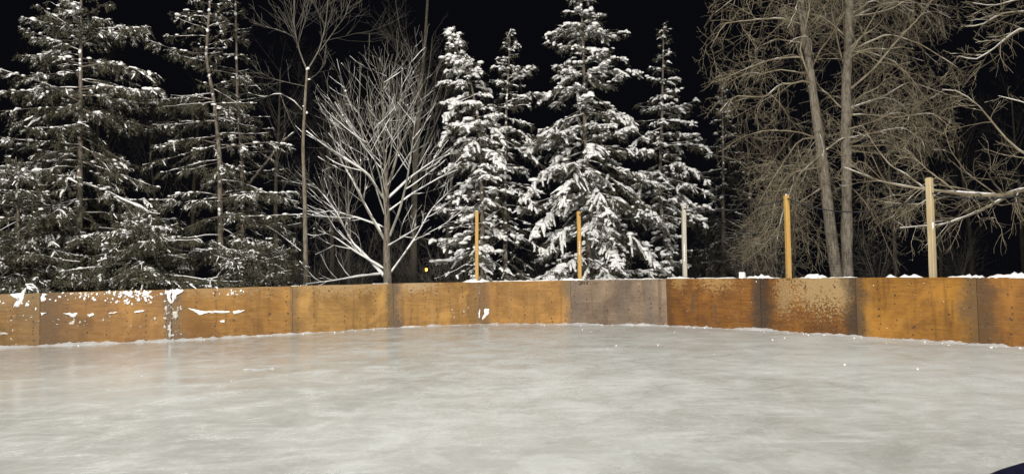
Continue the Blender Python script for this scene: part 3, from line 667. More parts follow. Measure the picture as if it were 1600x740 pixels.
def trunk_flare(pts, r0, r1, k=18, flare=1.25):
    d = limb(pts, r0, r1, k); d['R'][0, 0] *= flare; d['R'][0, 1] *= 1+(flare-1)*0.4; return d
def PX(pts, Y, dy=None):
    return [P(x, y, Y+(0 if dy is None else dy*i/(len(pts)-1))) for i, (x, y) in enumerate(pts)]

# vase shaped tree in the middle, snow along its limbs
rng = np.random.default_rng(11); YE = 22.6
gb = P(606, 440, YE); gb[2] = gz(gb[0], YE)-0.25
tr = trunk_flare([gb]+PX([(606, 440), (604, 400), (605, 340), (604, 290), (600, 235), (598, 180), (600, 125)], YE), 0.14, 0.012, 20)
tr['R'][0] = np.interp(np.linspace(0, 1, 20), [0, 0.2, 0.45, 0.7, 1], [0.16, 0.125, 0.085, 0.035, 0.01])
spec = [([(601, 374), (575, 325), (556, 295), (536, 250), (515, 205)], 0.062, 1.0), ([(600, 432), (578, 405), (553, 377), (533, 333), (509, 304), (487, 285)], 0.05, 1.6),
        ([(600, 311), (572, 270), (543, 250), (504, 226), (482, 206)], 0.045, -1.2), ([(609, 368), (622, 330), (634, 285), (642, 235), (650, 180)], 0.055, -0.8),
        ([(609, 428), (645, 377), (675, 328), (706, 298)], 0.038, 1.4), ([(607, 310), (640, 275), (672, 255), (700, 240)], 0.035, -1.0),
        ([(601, 335), (585, 300), (570, 240), (560, 170)], 0.035, 0.9), ([(606, 290), (620, 240), (628, 180), (630, 130)], 0.035, 1.2),
        ([(604, 345), (600, 300), (585, 265), (575, 225), (540, 150)], 0.035, -1.5), ([(605, 385), (640, 360), (668, 345)], 0.022, -1.5),
        ([(602, 300), (590, 240), (580, 180), (574, 130)], 0.03, -0.6), ([(604, 280), (612, 220), (610, 150), (606, 105)], 0.03, 0.4), ([(596, 428), (560, 432), (520, 438), (480, 442)], 0.03, -2.0),
        ([(600, 355), (560, 340), (520, 330), (492, 330)], 0.026, 1.8), ([(607, 330), (650, 300), (690, 275), (712, 262)], 0.026, 0.8), ([(600, 420), (560, 395), (525, 372), (495, 362)], 0.03, -1.0)]
L1 = cat(*[limb(np.array(PX(p, YE, dy))+rng.normal(0, 0.05, (len(p), 3))*np.r_[0, np.ones(len(p)-1)][:, None], r*0.82, r*0.22, 12) for p, r, dy in spec])
L2 = grow(rng, cat(L1, dict(P=resample(tr['P'][0][6:], 12)[None], R=np.linspace(0.05, 0.012, 12)[None])), 10, (0.3, 1), (22, 52), (0.38, 0.8), 8, 0.07, (0, 0, 1), 0.045, 0.55, 0.0068)
L3 = grow(rng, L2, 3.0, (0.25, 1), (22, 52), (0.4, 0.9), 6, 0.08, (0, 0, 1), 0.06, 0.6, 0.0044)
L4 = grow(rng, L3, 0.9, (0.2, 1), (20, 45), (0.35, 0.8), 4, 0.07, (0, 0, 1), 0.08, 0.7, 0.0034)
sn = Acc(); snow_on(sn, L1, rng, 1.3, 0.95, thick=1.35, sides=6); snow_on(sn, L2, rng, 1.2, 0.8, 0.0, 1.35); snow_on(sn, L3, rng, 0.8, 0.3, 0.004, 1.0)
lumps(sn, at_t(L2['P'], rng.integers(0, len(L2['P']), 60), rng.random(60)), np.array([0.024, 0.024, 0.026])*rng.uniform(0.5, 1.3, (60, 1)), rng)
bare_tree('vase_shaped_tree', 'bare vase shaped tree with snow lined limbs fanning from a low fork', gb, [L1, L2, L3, L4], tr, (M_BARK, M_TWIG_GREY), sn, sides=(10, 6, 3))

# slim forked tree left of it
rng = np.random.default_rng(12); YD = 20.8
gb = P(479, 444, YD); gb[2] = gz(gb[0], YD)-0.25
tr = trunk_flare([gb]+PX([(478, 444), (477, 360), (476, 300), (473, 230), (477, 150), (480, 108)], YD), 0.080, 0.030, 18)
L1 = cat(*[limb(np.array(PX(p, YD, dy))+rng.normal(0, 0.035, (len(p), 3))*np.r_[0, np.ones(len(p)-1)][:, None], r*0.68, r*0.2, 12) for p, r, dy in [([(480, 110), (466, 80), (461, 40), (458, 0), (452, -60)], 0.036, -0.5), ([(480, 110), (498, 82), (510, 40), (514, 0), (516, -70)], 0.035, 0.6),
      ([(500, 80), (520, 55), (540, 25), (552, -30)], 0.018, 0.3), ([(463, 60), (440, 45), (412, 40), (395, 35)], 0.014, 0.6), ([(464, 75), (478, 20), (474, -50)], 0.014, -0.6),
      ([(472, 172), (460, 156), (446, 147), (432, 148), (412, 150), (390, 146)], 0.022, -0.5), ([(438, 147), (446, 170), (456, 192), (468, 214)], 0.018, 0.2), ([(477, 135), (450, 128), (425, 122), (400, 108)], 0.014, 0.8),
      ([(480, 125), (495, 118), (505, 100), (512, 70)], 0.014, -0.5)]])
L2 = grow(rng, L1, 10, (0.2, 1), (20, 55), (0.35, 0.75), 7, 0.09, (0, 0, 1), 0.06, 0.5, 0.0045, 0.009)
L3 = grow(rng, L2, 4, (0.2, 1), (25, 55), (0.4, 0.8), 5, 0.1, (0, 0, 1), 0.05, 0.6, 0.0035)
sn = Acc(); l5 = dict(P=L1['P'][5:7], R=L1['R'][5:7]); snow_on(sn, l5, rng, 1, 0.9, thick=1.3); snow_on(sn, dict(P=L1['P'][:5], R=L1['R'][:5]), rng, 0.5, 0.3)
lumps(sn, PX([(481, 107), (479.5, 108.5), (483, 124), (479.5, 176), (474, 166)], YD-0.05), [(0.045, 0.03, 0.03), (0.03, 0.03, 0.022), (0.04, 0.025, 0.022), (0.028, 0.022, 0.035), (0.02, 0.02, 0.02)], rng, ICO2, 0.15)
bare_tree('slim_forked_tree', 'slim straight bare tree forking high beside the vase shaped tree', gb, [L1, L2, L3], tr, (M_BARK_TAN, M_TWIG_DARK), sn)

# twin trunks on the right with a dense drooping crown
YK = 20.5
def twin(seed, tpts, r0, r1, limbs, label, nl2, side):
    rng = np.random.default_rng(seed)
    gb = P(tpts[0][0], tpts[0][1], YK); gb[2] = gz(gb[0], YK)-0.25
    tr = trunk_flare([gb]+PX(tpts, YK), r0, r1, 26, 1.3)
    tr['R'] *= 1+0.05*rng.standard_normal(tr['R'].shape)
    L1 = cat(*[limb(np.array(PX(p, YK, dy))+rng.normal(0, 0.10, (len(p), 3))*np.r_[0, np.ones(len(p)-1)][:, None], r*0.58, r*0.15, 14) for p, r, dy in limbs])
    auto = grow(rng, tr, 22, (0.42, 1.0), (45, 95), (0, 0), 14, 0.15, (0, 0, -1), 0.05, 0.25, 0.008, 0.022, absl=(1.4, 3.2), flat=(1, 1, 0.5))
    k_ = (auto['P'][:, -1, 0]-auto['P'][:, 0, 0])*side > -1.6
    auto = dict(P=auto['P'][k_], R=auto['R'][k_]); L1 = cat(L1, auto); E2 = grow(rng, L1, 2.8, (0.65, 1.0), (20, 65), (0.26, 0.5), 9, 0.11, (0, 0, -1), 0.08, 0.6, 0.0055, 0.0105, curl=0.08)
    L2 = grow(rng, L1, 10, (0.15, 1), (25, 75), (0.3, 0.65), 9, 0.11, (0, 0, -1), 0.12, 0.5, 0.0055, 0.0105, curl=0.08)
    mp = L2['P'][:, 4]; fld = np.sin(mp[:, 0]*2.1+1.3*np.sin(mp[:, 2]*1.3)+seed)+np.sin(mp[:, 2]*2.4+1.1*np.sin(mp[:, 0]*1.6)+seed*2)+0.6*np.sin(mp[:, 1]*2.0)
    kg = (fld > -0.75) | (rng.random(len(mp)) < 0.28); L2 = cat(dict(P=L2['P'][kg], R=L2['R'][kg]), E2)
    L3 = grow(rng, L2, nl2, (0.15, 1), (30, 80), (0.42, 0.95), 8, 0.10, (0, 0, -1), 0.08, 0.6, 0.0040, curl=0.12)
    L4 = grow(rng, L3, 2.1, (0.2, 1), (30, 80), (0.45, 1.0), 6, 0.10, (0, 0, 1), 0.05, 0.7, 0.0033, curl=0.16)
    sn = Acc(); snow_on(sn, L1, rng, 0.7, 0.45, thick=0.9); snow_on(sn, L2, rng, 0.4, 0.12, 0.006)
    return gb, tr, [L1, L2, L3, L4], sn, label
def build_twin(t):
    gb, tr, lv, sn, label = t; return bare_tree('twin_tree', label, gb, lv, tr, (M_BARK, M_TWIG_TAN), sn)
tA = twin(31, [(1308, 434), (1300, 380), (1291, 300), (1282, 230), (1271, 150), (1258, 60), (1248, -20), (1240, -90)], 0.165, 0.085,
     [([(1287, 262), (1270, 258), (1240, 275), (1215, 300), (1190, 345), (1170, 385)], 0.05, -1.5), ([(1280, 215), (1255, 220), (1235, 240), (1205, 280), (1180, 330)], 0.05, 0.8),
      ([(1272, 140), (1262, 128), (1245, 138), (1225, 140), (1190, 145), (1150, 150), (1120, 170)], 0.055, -0.8), ([(1262, 90), (1235, 92), (1205, 95), (1160, 110), (1115, 130)], 0.055, 1.0),
      ([(1256, 40), (1220, 35), (1180, 30), (1135, 45), (1105, 75)], 0.055, -1.2), ([(1270, 135), (1250, 80), (1252, 20), (1245, -60)], 0.05, -0.6), ([(1250, 0), (1200, -20), (1150, -10), (1115, 20)], 0.05, 1.0),
      ([(1290, 290), (1262, 310), (1230, 340), (1200, 395), (1175, 415)], 0.035, 1.6), ([(1284, 240), (1240, 290), (1220, 340), (1215, 380)], 0.035, -2.2)],
     'leaning left trunk of the twin bare trees with dense drooping tan twigs', 5.2, -1)
tB = twin(32, [(1324, 434), (1323, 380), (1323, 300), (1322, 220), (1322, 140), (1326, 60), (1328, -20), (1330, -90)], 0.165, 0.095,
     [([(1325, 250), (1345, 215), (1370, 205), (1400, 215), (1440, 225)], 0.05, -1.0), ([(1326, 265), (1350, 260), (1385, 285), (1410, 330), (1425, 365)], 0.04, 1.0),
      ([(1328, 140), (1360, 110), (1400, 60), (1440, 20), (1470, -20)], 0.06, -1.0), ([(1326, 170), (1380, 150), (1430, 130), (1480, 140)], 0.05, 1.2), ([(1326, 80), (1380, 60), (1440, 70), (1490, 105)], 0.05, -0.5),
      ([(1328, 30), (1380, 0), (1430, 0), (1480, 30)], 0.05, 1.4), ([(1324, 235), (1370, 240), (1420, 255), (1460, 290)], 0.04, 0.4), ([(1322, 285), (1350, 310), (1375, 350), (1390, 390)], 0.03, 1.0),
      ([(1324, 120), (1300, 80), (1295, 20), (1280, -60)], 0.045, 1.2), ([(1322, 180), (1350, 170), (1395, 180), (1450, 180), (1490, 200)], 0.045, -1.6)],
     'upright right trunk of the twin bare trees with dense drooping tan twigs', 5.0, 1)
build_twin(tA); build_twin(tB)

# tree beyond the right edge whose snow lined boughs reach into view
rng = np.random.default_rng(33); YL = 17.2
gb = P(1720, 430, YL); gb[2] = gz(gb[0], YL)-0.25
tr = trunk_flare([gb]+PX([(1718, 430), (1712, 330), (1700, 200), (1690, 60), (1680, -60)], YL), 0.2, 0.1, 18)
L1 = cat(*[limb(PX(p, YL, dy), r, r*0.2, 14) for p, r, dy in [([(1712, 300), (1660, 285), (1600, 296), (1565, 306), (1520, 305), (1460, 297), (1410, 291), (1370, 282), (1320, 262)], 0.075, -0.4),
     ([(1585, 300), (1560, 315), (1530, 330), (1500, 342), (1470, 352), (1440, 353), (1406, 356)], 0.04, -0.8), ([(1445, 295), (1420, 275), (1390, 258), (1365, 225), (1345, 190)], 0.022, 0.2),
     ([(1705, 300), (1650, 250), (1600, 243), (1570, 215), (1530, 165), (1495, 140), (1472, 140)], 0.045, 0.6), ([(1695, 90), (1640, 30), (1600, 18), (1565, 20), (1535, 40), (1508, 42)], 0.05, -0.5),
     ([(1690, 60), (1640, 50), (1590, 45), (1555, 75), (1525, 95), (1498, 88)], 0.04, -1.0), ([(1690, 0), (1640, -10), (1590, 0), (1550, 10), (1520, 5)], 0.03, -1.4), ([(1700, 200), (1640, 180), (1600, 160), (1560, 150)], 0.03, 0.8), ([(1560, 306), (1510, 270), (1485, 235), (1475, 200)], 0.02, -0.2)]])
L2 = grow(rng, L1, 11, (0.3, 1), (25, 60), (0.2, 0.42), 8, 0.13, (0, 0, 1), 0.0, 0.55, 0.006, curl=0.06)
L3 = grow(rng, L2, 4.5, (0.15, 1), (25, 65), (0.4, 0.85), 6, 0.16, (0, 0, -1), 0.04, 0.6, 0.0045, curl=0.1)
L4 = grow(rng, L3, 1.6, (0.15, 1), (25, 65), (0.4, 0.9), 5, 0.16, (0, 0, -1), 0.02, 0.6, 0.0036, curl=0.1)
sn = Acc(); snow_on(sn, L1, rng, 0.9, 0.85, thick=0.9, sides=5); snow_on(sn, L2, rng, 0.5, 0.3)
bare_tree('overhanging_tree', 'bare tree at the right with snow lined boughs reaching past the tall weathered post', gb, [L1, L2, L3, L4], tr, (M_BARK, M_TWIG_TAN), sn)

# ------------------------------------------------------------------ spruces
def spruce(name, label, Y, tpx, prof, seed, whorl=0.36, per=6, dens=1.0, snow=0.7, r0=0.13, nlen=(0.05, 0.095), bare_below=None, group=None, mats=(M_BARK_SPRUCE, M_NEEDLE), extra=None, droop=0.0, snow_top=None, tsnow=10, gap=0.0, tw_sp=0.048, needles=1.0, pad=1.0, tdroop=0.0, big=()):
    rng = np.random.default_rng(seed)
    gb = P(tpx[-1][0], 440, Y); gb[2] = gz(gb[0], Y)-0.25
    pts = PX(tpx, Y)+[gb]
    T = resample(pts, 40)[::-1]                        # base first
    zt, zb = T[-1, 2], T[0, 2]; Hh = zt-zb
    fr = (T[:, 2]-zb)/Hh
    TR = r0*(1-fr)**0.85+0.012
    e = empty(name, gb); tag(e, label, 'tree', group)
    a = Acc(); a.tubes(T[None], TR[None], 8)
    lbs = [limb(PX(p_, Y, dy_), ra, rb, 14) for p_, dy_, ra, rb in big]
    for l_ in lbs: a.tubes(l_['P'], l_['R'], 6)
    a.build('trunk', mats[0], e, origin=gb)
    py = np.array([P(tpx[0][0], p[0], Y)[2] for p in prof])[::-1]; pl = np.array([p[1] for p in prof])[::-1]*Y/F; pr = np.array([p[2] for p in prof])[::-1]*Y/F
    # branches
    zs, az = [], []
    z = zb+0.35
    while z < zt-0.10:
        u = (zt-z)/Hh
        n = max(3, int(per*rng.uniform(0.7, 1.25)))
        ph = rng.uniform(0, 2*math.pi)
        for q in range(n):
            zs.append(z+rng.normal(0, 0.04)+(rng.uniform(-0.5, 0.5)*whorl if rng.random() < 0.3 else 0)); az.append(ph+q*2*math.pi/n+rng.normal(0, 0.25))
        z += whorl*rng.uniform(0.75, 1.25)*(0.5+0.5*min(1, u*3))
    zs = np.minimum(np.array(zs), zt-0.06); az = np.array(az); n = len(zs)
    cx = np.cos(az)
    def lenat(zz):
        wl = np.interp(zz, py, pl); wr = np.interp(zz, py, pr); side = np.where(cx > 0, wr, wl); mean = 0.5*(wl+wr)
        return np.abs(cx)*side+(1-np.abs(cx))*mean*0.85
    u = (zt-zs)/Hh
    slope = np.interp(u, [0, 0.12, 0.35, 0.7, 1], [1.0, 0.45, 0.10, -0.08, -0.18])-droop+rng.normal(0, 0.17, n)
    bend = np.interp(u, [0, 0.2, 0.6, 1], [0.15, 0.35, 0.42, 0.35])
    tip = np.interp(u, [0, 0.3, 1], [0.1, 0.25, 0.28])
    L = lenat(zs)
    for _ in range(2):
        L = np.maximum(0.06, lenat(zs+L*(slope-bend+tip)))
    L = L*np.where(rng.random(n) < 0.35, rng.uniform(0.4, 0.8, n), rng.uniform(0.8, 1.15, n))
    if gap: 
        kp = rng.random(n) > gap; zs, az, L, u, slope, bend, tip = [q_[kp] for q_ in (zs, az, L, u, slope, bend, tip)]; n = len(zs)
    K = 10; t = np.linspace(0, 1, K)
    bx = np.interp(zs, T[:, 2], T[:, 0]); by = np.interp(zs, T[:, 2], T[:, 1])
    B = np.zeros((n, K, 3)); wob = np.cumsum(rng.normal(0, 0.012, (n, K)), axis=1)*L[:, None]
    dirx, diry = np.cos(az), np.sin(az)
    B[..., 0] = bx[:, None]+dirx[:, None]*L[:, None]*t-diry[:, None]*wob; B[..., 1] = by[:, None]+diry[:, None]*L[:, None]*t+dirx[:, None]*wob
    B[..., 2] = zs[:, None]+L[:, None]*(slope[:, None]*t-bend[:, None]*t**2+tip[:, None]*t**3)+np.cumsum(rng.normal(0, 0.008, (n, K)), axis=1)*L[:, None]
    brad = np.clip(0.009*L, 0.004, 0.028)[:, None]*np.linspace(1, 0.25, K)[None]
    if extra is not None:
        ex = np.concatenate([resample(PX(p, Y, dy), K)[None] for p, dy in extra]); B = np.concatenate([B, ex]); exl = np.linalg.norm(np.diff(ex, axis=1), axis=2).sum(1)
        L = np.r_[L, exl]; zs = np.r_[zs, ex[:, 0, 2]]; u = np.r_[u, (zt-ex[:, 0, 2])/Hh]; brad = np.vstack([brad, np.clip(0.012*exl, 0.006, 0.03)[:, None]*np.linspace(1, 0.25, K)[None]]); n = len(L)
    # how full of needles and how snowy each branch is
    full = np.ones(n)*rng.uniform(0.75, 1.1, n)
    if bare_below is not None:
        zc = P(tpx[0][0], bare_below[0], Y)[2]; full = np.where(zs < zc, full*np.where(rng.random(n) < bare_below[1], 0.3, 1.0), full)
    sfac = np.clip(snow+0.22*rng.standard_normal(n), 0.02, 1.1)
    if snow_top is not None: sfac = sfac*np.interp(u, [0, 0.5, 1], snow_top)
    if extra is not None: sfac[-len(extra):] = np.maximum(sfac[-len(extra):], 0.8)
    # side shoots, then short twigs along shoots and branch tips
    cnt = np.maximum(3, (L/0.105*dens*full).astype(int)); idx = np.repeat(np.arange(n), cnt); m = len(idx)
    tt = rng.uniform(0.10, 1.0, m)**0.85
    pos = at_t(B, idx, tt); tan = unit(at_t(B, idx, np.minimum(tt+0.03, 1))-at_t(B, idx, np.maximum(tt-0.03, 0)))
    sd_ = unit(np.cross(tan, np.array([0, 0, 1.0])))*np.where(rng.random(m) < 0.5, -1, 1)[:, None]
    ang = np.radians(rng.uniform(28, 62, m))[:, None]
    dn = rng.uniform(-0.12, 0.30, m)[:, None]*np.array([[0, 0, -1.0]])
    d = unit(tan*np.cos(ang)+sd_*np.sin(ang)+dn)
    bl = np.clip(L[idx]*0.36*(1-tt)**0.75*np.clip(tt*5, 0.3, 1)*rng.uniform(0.6, 1.15, m)+rng.uniform(0.06, 0.14, m), 0.06, 0.85)
    k2 = 4; t2 = np.linspace(0, 1, k2)
    S1 = pos[:, None]+d[:, None]*(bl[:, None]*t2)[..., None]; S1[..., 2] -= (bl[:, None]*0.30*rng.uniform(0.4, 1.5, (m, 1)))*t2**2
    S1[:, 1:] += np.cumsum(rng.normal(0, 0.05, (m, 3, 3)), axis=1)*bl[:, None, None]
    a = Acc(); a.tubes(B, brad, 4); a.tubes(S1[:, ::3], np.full((m, 2), 0.004), 3)
    tag(a.build('limb', mats[0], e, origin=gb), kind='stuff')
    c2 = np.maximum(2, (bl/tw_sp*rng.uniform(0.7, 1.2, m)*np.clip(full[idx], 0.2, 1.1)).astype(int)); j2 = np.repeat(np.arange(m), c2); m2 = len(j2)
    t3 = rng.uniform(0.05, 1.0, m2); p2 = at_t(S1, j2, t3); tn2 = unit(S1[j2, -1]-S1[j2, 0])
    rv = rng.standard_normal((m2, 3))*np.array([1, 1, 0.5]); pr2 = unit(rv-(rv*tn2).sum(1, keepdims=True)*tn2)
    d2 = unit(tn2*rng.uniform(0.5, 1.2, (m2, 1))+pr2*rng.uniform(0.4, 1.0, (m2, 1))+np.array([0, 0, -1.0])*(tdroop+rng.uniform(0.0, 0.7, (m2, 1))))
    l2 = rng.uniform(0.07, 0.20, m2)*np.clip(0.75+0.2*L[idx[j2]], 0.7, 1.15)
    S = p2[:, None]+d2[:, None]*(l2[:, None]*np.linspace(0, 1, 3))[..., None]; S[:, 1, 2] += l2*0.03; S[:, 2, 2] -= l2*0.12
    bi = idx[j2]; tb_ = tt[j2]
    a = Acc(); nc = np.maximum(3, (l2/0.0165*np.clip(full[bi], 0.3, 1.1)*needles).astype(int)); ni = np.repeat(np.arange(m2), nc); nn = len(ni)
    ts = rng.random(nn); c = at_t(S, ni, ts); td = unit(S[ni, -1]-S[ni, 0]); dv = unit(td*0.8+rng.standard_normal((nn, 3))*0.58)
    ln = rng.uniform(nlen[0], nlen[1], nn)[:, None]; wv = unit(np.cross(dv, rng.standard_normal((nn, 3))))*rng.uniform(0.006, 0.0115, nn)[:, None]
    V = np.stack([c-wv, c+wv, c+dv*ln], 1)
    a.add(V, None, np.arange(nn*3).reshape(-1, 3)); tag(a.build('crown', mats[1], e, smooth=False, origin=gb), kind='stuff')
    # snow lying on the twigs: short lumpy pads, patchy along each branch, and pillows on the branches
    a = Acc()
    patch = 0.5+0.5*np.sin(tt*rng.uniform(5, 14, n)[idx]+rng.uniform(0, 6.28, n)[idx])
    flag = np.clip(sfac[idx]*(0.30+0.8*tt)*(0.35+0.95*patch), 0, 1)          # how snowy each side shoot is
    flag = np.clip(flag*1.5-0.22, 0.02, 1)
    shoot = rng.random(m) < flag
    kq = np.where(shoot & (rng.random(m) < (0.9 if snow > 0.68 else 0.2)))[0]; Cs = S1[kq]; ks_ = len(kq)
    r_s = (0.018+0.030*sfac[idx[kq]]*rng.uniform(0.5, 1.2, ks_))[:, None]*np.array([0.8, 1.1, 1.0, 0.5])[None]*rng.uniform(0.5, 1.3, (ks_, 4))*pad
    Cs = Cs.copy(); Cs[..., 2] += r_s*0.45; a.tubes(Cs, r_s, 5)
    prob = np.where(shoot[j2], 0.82, 0.14*snow)*np.clip((d2[:, 2]+0.75+tdroop*0.6)*1.8, 0.05, 1)
    q = np.where(rng.random(m2) < prob)[0]
    if pad < 0.95:                                       # lightly dusted trees: half of the snow is frost on the needles
        sel = rng.random(len(q)) < 0.5; qb = q[sel]; q = q[~sel]
        nb_ = np.repeat(qb, 9); c = S[nb_, 0]+(S[nb_, -1]-S[nb_, 0])*rng.random((len(nb_), 1)); td = unit(S[nb_, -1]-S[nb_, 0])
        dv = unit(td*0.8+rng.standard_normal((len(nb_), 3))*0.6); wv = unit(np.cross(dv, rng.standard_normal((len(nb_), 3))))*rng.uniform(0.006, 0.011, len(nb_))[:, None]; c[:, 2] += 0.008
        a.add(np.stack([c-wv, c+wv, c+dv*rng.uniform(0.04, 0.08, len(nb_))[:, None]], 1), None, np.arange(len(nb_)*3).reshape(-1, 3))
    ms = len(q); k3 = 4
    f0 = rng.uniform(-0.15, 0.2, ms); f1 = rng.uniform(0.7, 1.05, ms)
    tq = f0[:, None]+(f1-f0)[:, None]*np.linspace(0, 1, k3)[None]
    C = S[q, 0][:, None]+(S[q, -1]-S[q, 0])[:, None]*tq[..., None]
    tdir = unit(S[q, -1]-S[q, 0]); sdv = unit(np.cross(tdir, np.array([0, 0, 1.0]))); upv = unit(np.cross(sdv, tdir))
    wdt = pad*(0.012+0.026*sfac[bi[q]]*rng.uniform(0.4, 1.35, ms))[:, None]*np.array([0.55, 1.1, 1.0, 0.3])[None]*rng.uniform(0.6, 1.35, (ms, k3))
    hgt = wdt*rng.uniform(0.55, 1.0, (ms, 1))
    cr = [(-1, -0.35), (-0.5, 0.8), (0.55, 0.8), (1, -0.35)]
    V = np.stack([C+sdv[:, None]*(wdt*a_)[..., None]+upv[:, None]*(hgt*b_)[..., None] for a_, b_ in cr], 2)
    V = V+rng.normal(0, 0.004, V.shape)
    nc_ = len(cr); i_ = np.arange(ms)[:, None, None]*k3*nc_+np.arange(k3-1)[None, :, None]*nc_+np.arange(nc_-1)[None, None, :]
    a.add(V, np.stack([i_, i_+1, i_+nc_+1, i_+nc_], -1))
    npil = np.maximum(0, (L*7.5*sfac*rng.uniform(0.2, 1.2, n)).astype(int)); pi_ = np.repeat(np.arange(n), npil); tp_ = rng.uniform(0.2, 1.0, len(pi_))
    pc = at_t(B, pi_, tp_); sc = rng.uniform(0.025, 0.085, len(pi_))*(0.5+0.75*sfac[pi_])*pad; pc[:, :2] += rng.normal(0, 0.05, (len(pi_), 2)); pc[:, 2] += 0.015
    lumps(a, pc, np.stack([sc*rng.uniform(0.8, 1.6, len(sc)), sc*rng.uniform(0.8, 1.4, len(sc)), sc*0.55], 1), rng, rough=0.13)
    snow_on(a, dict(P=B, R=brad+0.004), rng, 0.8, 0.5*snow+0.12)
    for l_ in lbs: snow_on(a, l_, rng, 1.1, 0.95, thick=0.9, sides=6)
    if tsnow:
        f = rng.random(tsnow); tc = np.stack([np.interp(f, fr, T[:, q_]) for q_ in range(3)], 1); tc[:, 1] -= np.interp(f, fr, TR)*0.85; s_ = rng.uniform(0.02, 0.055, tsnow)
        lumps(a, tc, np.stack([s_, s_*0.7, s_*1.3], 1), rng)
    tag(a.build('snow_cover', M_SNOW_TREE, e, origin=gb), kind='stuff')
    return e
# left group
spruce('spruce_tree', 'tall open spruce with dark drooping branches above the snow crusted panels', 20.2, [(127, -75), (127, 0), (126, 100), (126, 200), (124, 300), (123, 440)],
       [(-75, 3, 3), (0, 34, 34), (40, 88, 95), (85, 80, 55), (100, 60, 60), (130, 125, 115), (180, 120, 105), (230, 140, 120), (300, 165, 140), (440, 180, 150)], 41, 0.46, 8, 1.1, 0.66, 0.10, gap=0.2, pad=0.85, needles=1.15, tw_sp=0.036, tdroop=0.35,
       extra=[([(127, 48), (90, 42), (60, 33), (33, 27)], -0.5), ([(127, 68), (160, 52), (195, 46), (232, 42)], -0.4), ([(126, 100), (90, 92), (60, 86), (30, 86)], -0.6), ([(126, 105), (165, 98), (200, 105), (245, 116)], -0.7), ([(126, 160), (70, 130), (30, 118), (-10, 105)], -0.8), ([(126, 140), (170, 135), (215, 142), (255, 140)], -0.9), ([(125, 170), (80, 168), (40, 170), (-5, 174)], -1.0)], tsnow=22)
spruce('spruce_tree', 'tall thin crowned spruce with a crooked pale trunk', 21.6, [(334, -85), (328, 0), (322, 90), (335, 160), (343, 240), (344, 300), (345, 400), (345, 440)],
       [(-85, 3, 3), (0, 55, 35), (60, 75, 40), (120, 100, 55), (200, 112, 100), (300, 112, 115), (440, 120, 110)], 42, 0.44, 7, 0.68, 0.5, 0.085, pad=0.75, needles=1.05, tw_sp=0.038, tdroop=0.4, bare_below=(440, 0.0), gap=0.2,
       extra=[([(343, 232), (380, 225), (420, 222), (460, 228)], -0.6), ([(343, 225), (300, 215), (270, 222), (240, 235)], -0.5), ([(344, 305), (310, 300), (280, 302), (262, 308)], -0.6), ([(344, 305), (390, 300), (430, 302), (462, 300)], -0.5), ([(344, 340), (400, 338), (440, 336), (474, 335)], -0.7)], tsnow=30)
spruce('spruce_tree', 'thin ragged spruce half hidden behind the crooked pale trunk', 23.2, [(360, -65), (368, 0), (371, 160), (378, 250), (380, 370), (384, 440)],
       [(-65, 2, 2), (0, 30, 25), (100, 38, 32), (200, 55, 70), (350, 60, 85), (440, 70, 80)], 43, 0.45, 6, 0.6, 0.3, 0.075, pad=0.75, bare_below=(440, 0.45), gap=0.2,
       big=[([(380, 302), (390, 286), (404, 268), (424, 244), (441, 221), (446, 208)], -1.3, 0.045, 0.022), ([(440, 222), (452, 212), (460, 206)], -0.1, 0.025, 0.012), ([(382, 352), (415, 352), (440, 368), (470, 392)], -1.2, 0.03, 0.012)], extra=[([(381, 345), (420, 350), (450, 365), (475, 385)], -0.3)], tsnow=24)
spruce('young_spruce', 'low bushy young spruce leaning on the snow crusted panels', 18.6, [(215, 330), (216, 380), (217, 440)], [(330, 4, 4), (370, 75, 75), (410, 120, 120), (440, 135, 135)], 44, 0.19, 9, 1.3, 0.55, 0.05, pad=0.7, needles=1.2, tw_sp=0.038, tdroop=0.3, nlen=(0.05, 0.09), tsnow=2)
spruce('young_spruce', 'low bushy young spruce below the thin ragged spruce', 19.6, [(395, 372), (396, 400), (397, 440)], [(372, 4, 4), (400, 70, 65), (440, 85, 72)], 45, 0.16, 9, 1.3, 0.55, 0.04, pad=0.5, needles=1.2, tw_sp=0.038, tdroop=0.3, nlen=(0.05, 0.09), tsnow=2)
spruce('young_spruce', 'bushy young spruce under the tall open spruce', 18.4, [(25, 245), (28, 330), (30, 440)], [(245, 4, 4), (300, 50, 50), (360, 80, 90), (440, 110, 120)], 46, 0.24, 8, 1.25, 0.52, 0.05, pad=0.7, needles=1.2, tw_sp=0.038, tdroop=0.3, tsnow=2)
# snowy group in the middle
spruce('snowy_spruce', 'snow laden spruce with its top bent to the left', 24.2, [(700, 42), (716, 80), (736, 130), (748, 190), (752, 260), (755, 440)],
       [(42, 4, 7), (80, 24, 20), (120, 48, 32), (160, 54, 38), (200, 62, 44), (260, 64, 46), (330, 72, 50), (440, 78, 52)], 51, 0.40, 7, 1.15, 0.95, 0.085, pad=1.25, droop=0.15, extra=[([(748, 178), (722, 190), (702, 203), (688, 226)], -0.7), ([(750, 192), (772, 205), (790, 232)], -0.8), ([(744, 148), (722, 157), (706, 168), (696, 186)], -0.5), ([(752, 258), (725, 256), (700, 260), (684, 274)], -0.7), ([(751, 225), (770, 240), (786, 262)], -0.9), ([(751, 215), (735, 228), (722, 250)], -1.1), ([(755, 330), (730, 324), (705, 330), (678, 324)], -0.3), ([(755, 350), (725, 365), (700, 374), (670, 378)], -0.4), ([(755, 388), (730, 400), (705, 407), (674, 408)], -0.4)], bare_below=(275, 0.7), snow_top=(1.05, 1.0, 0.55), group=None)
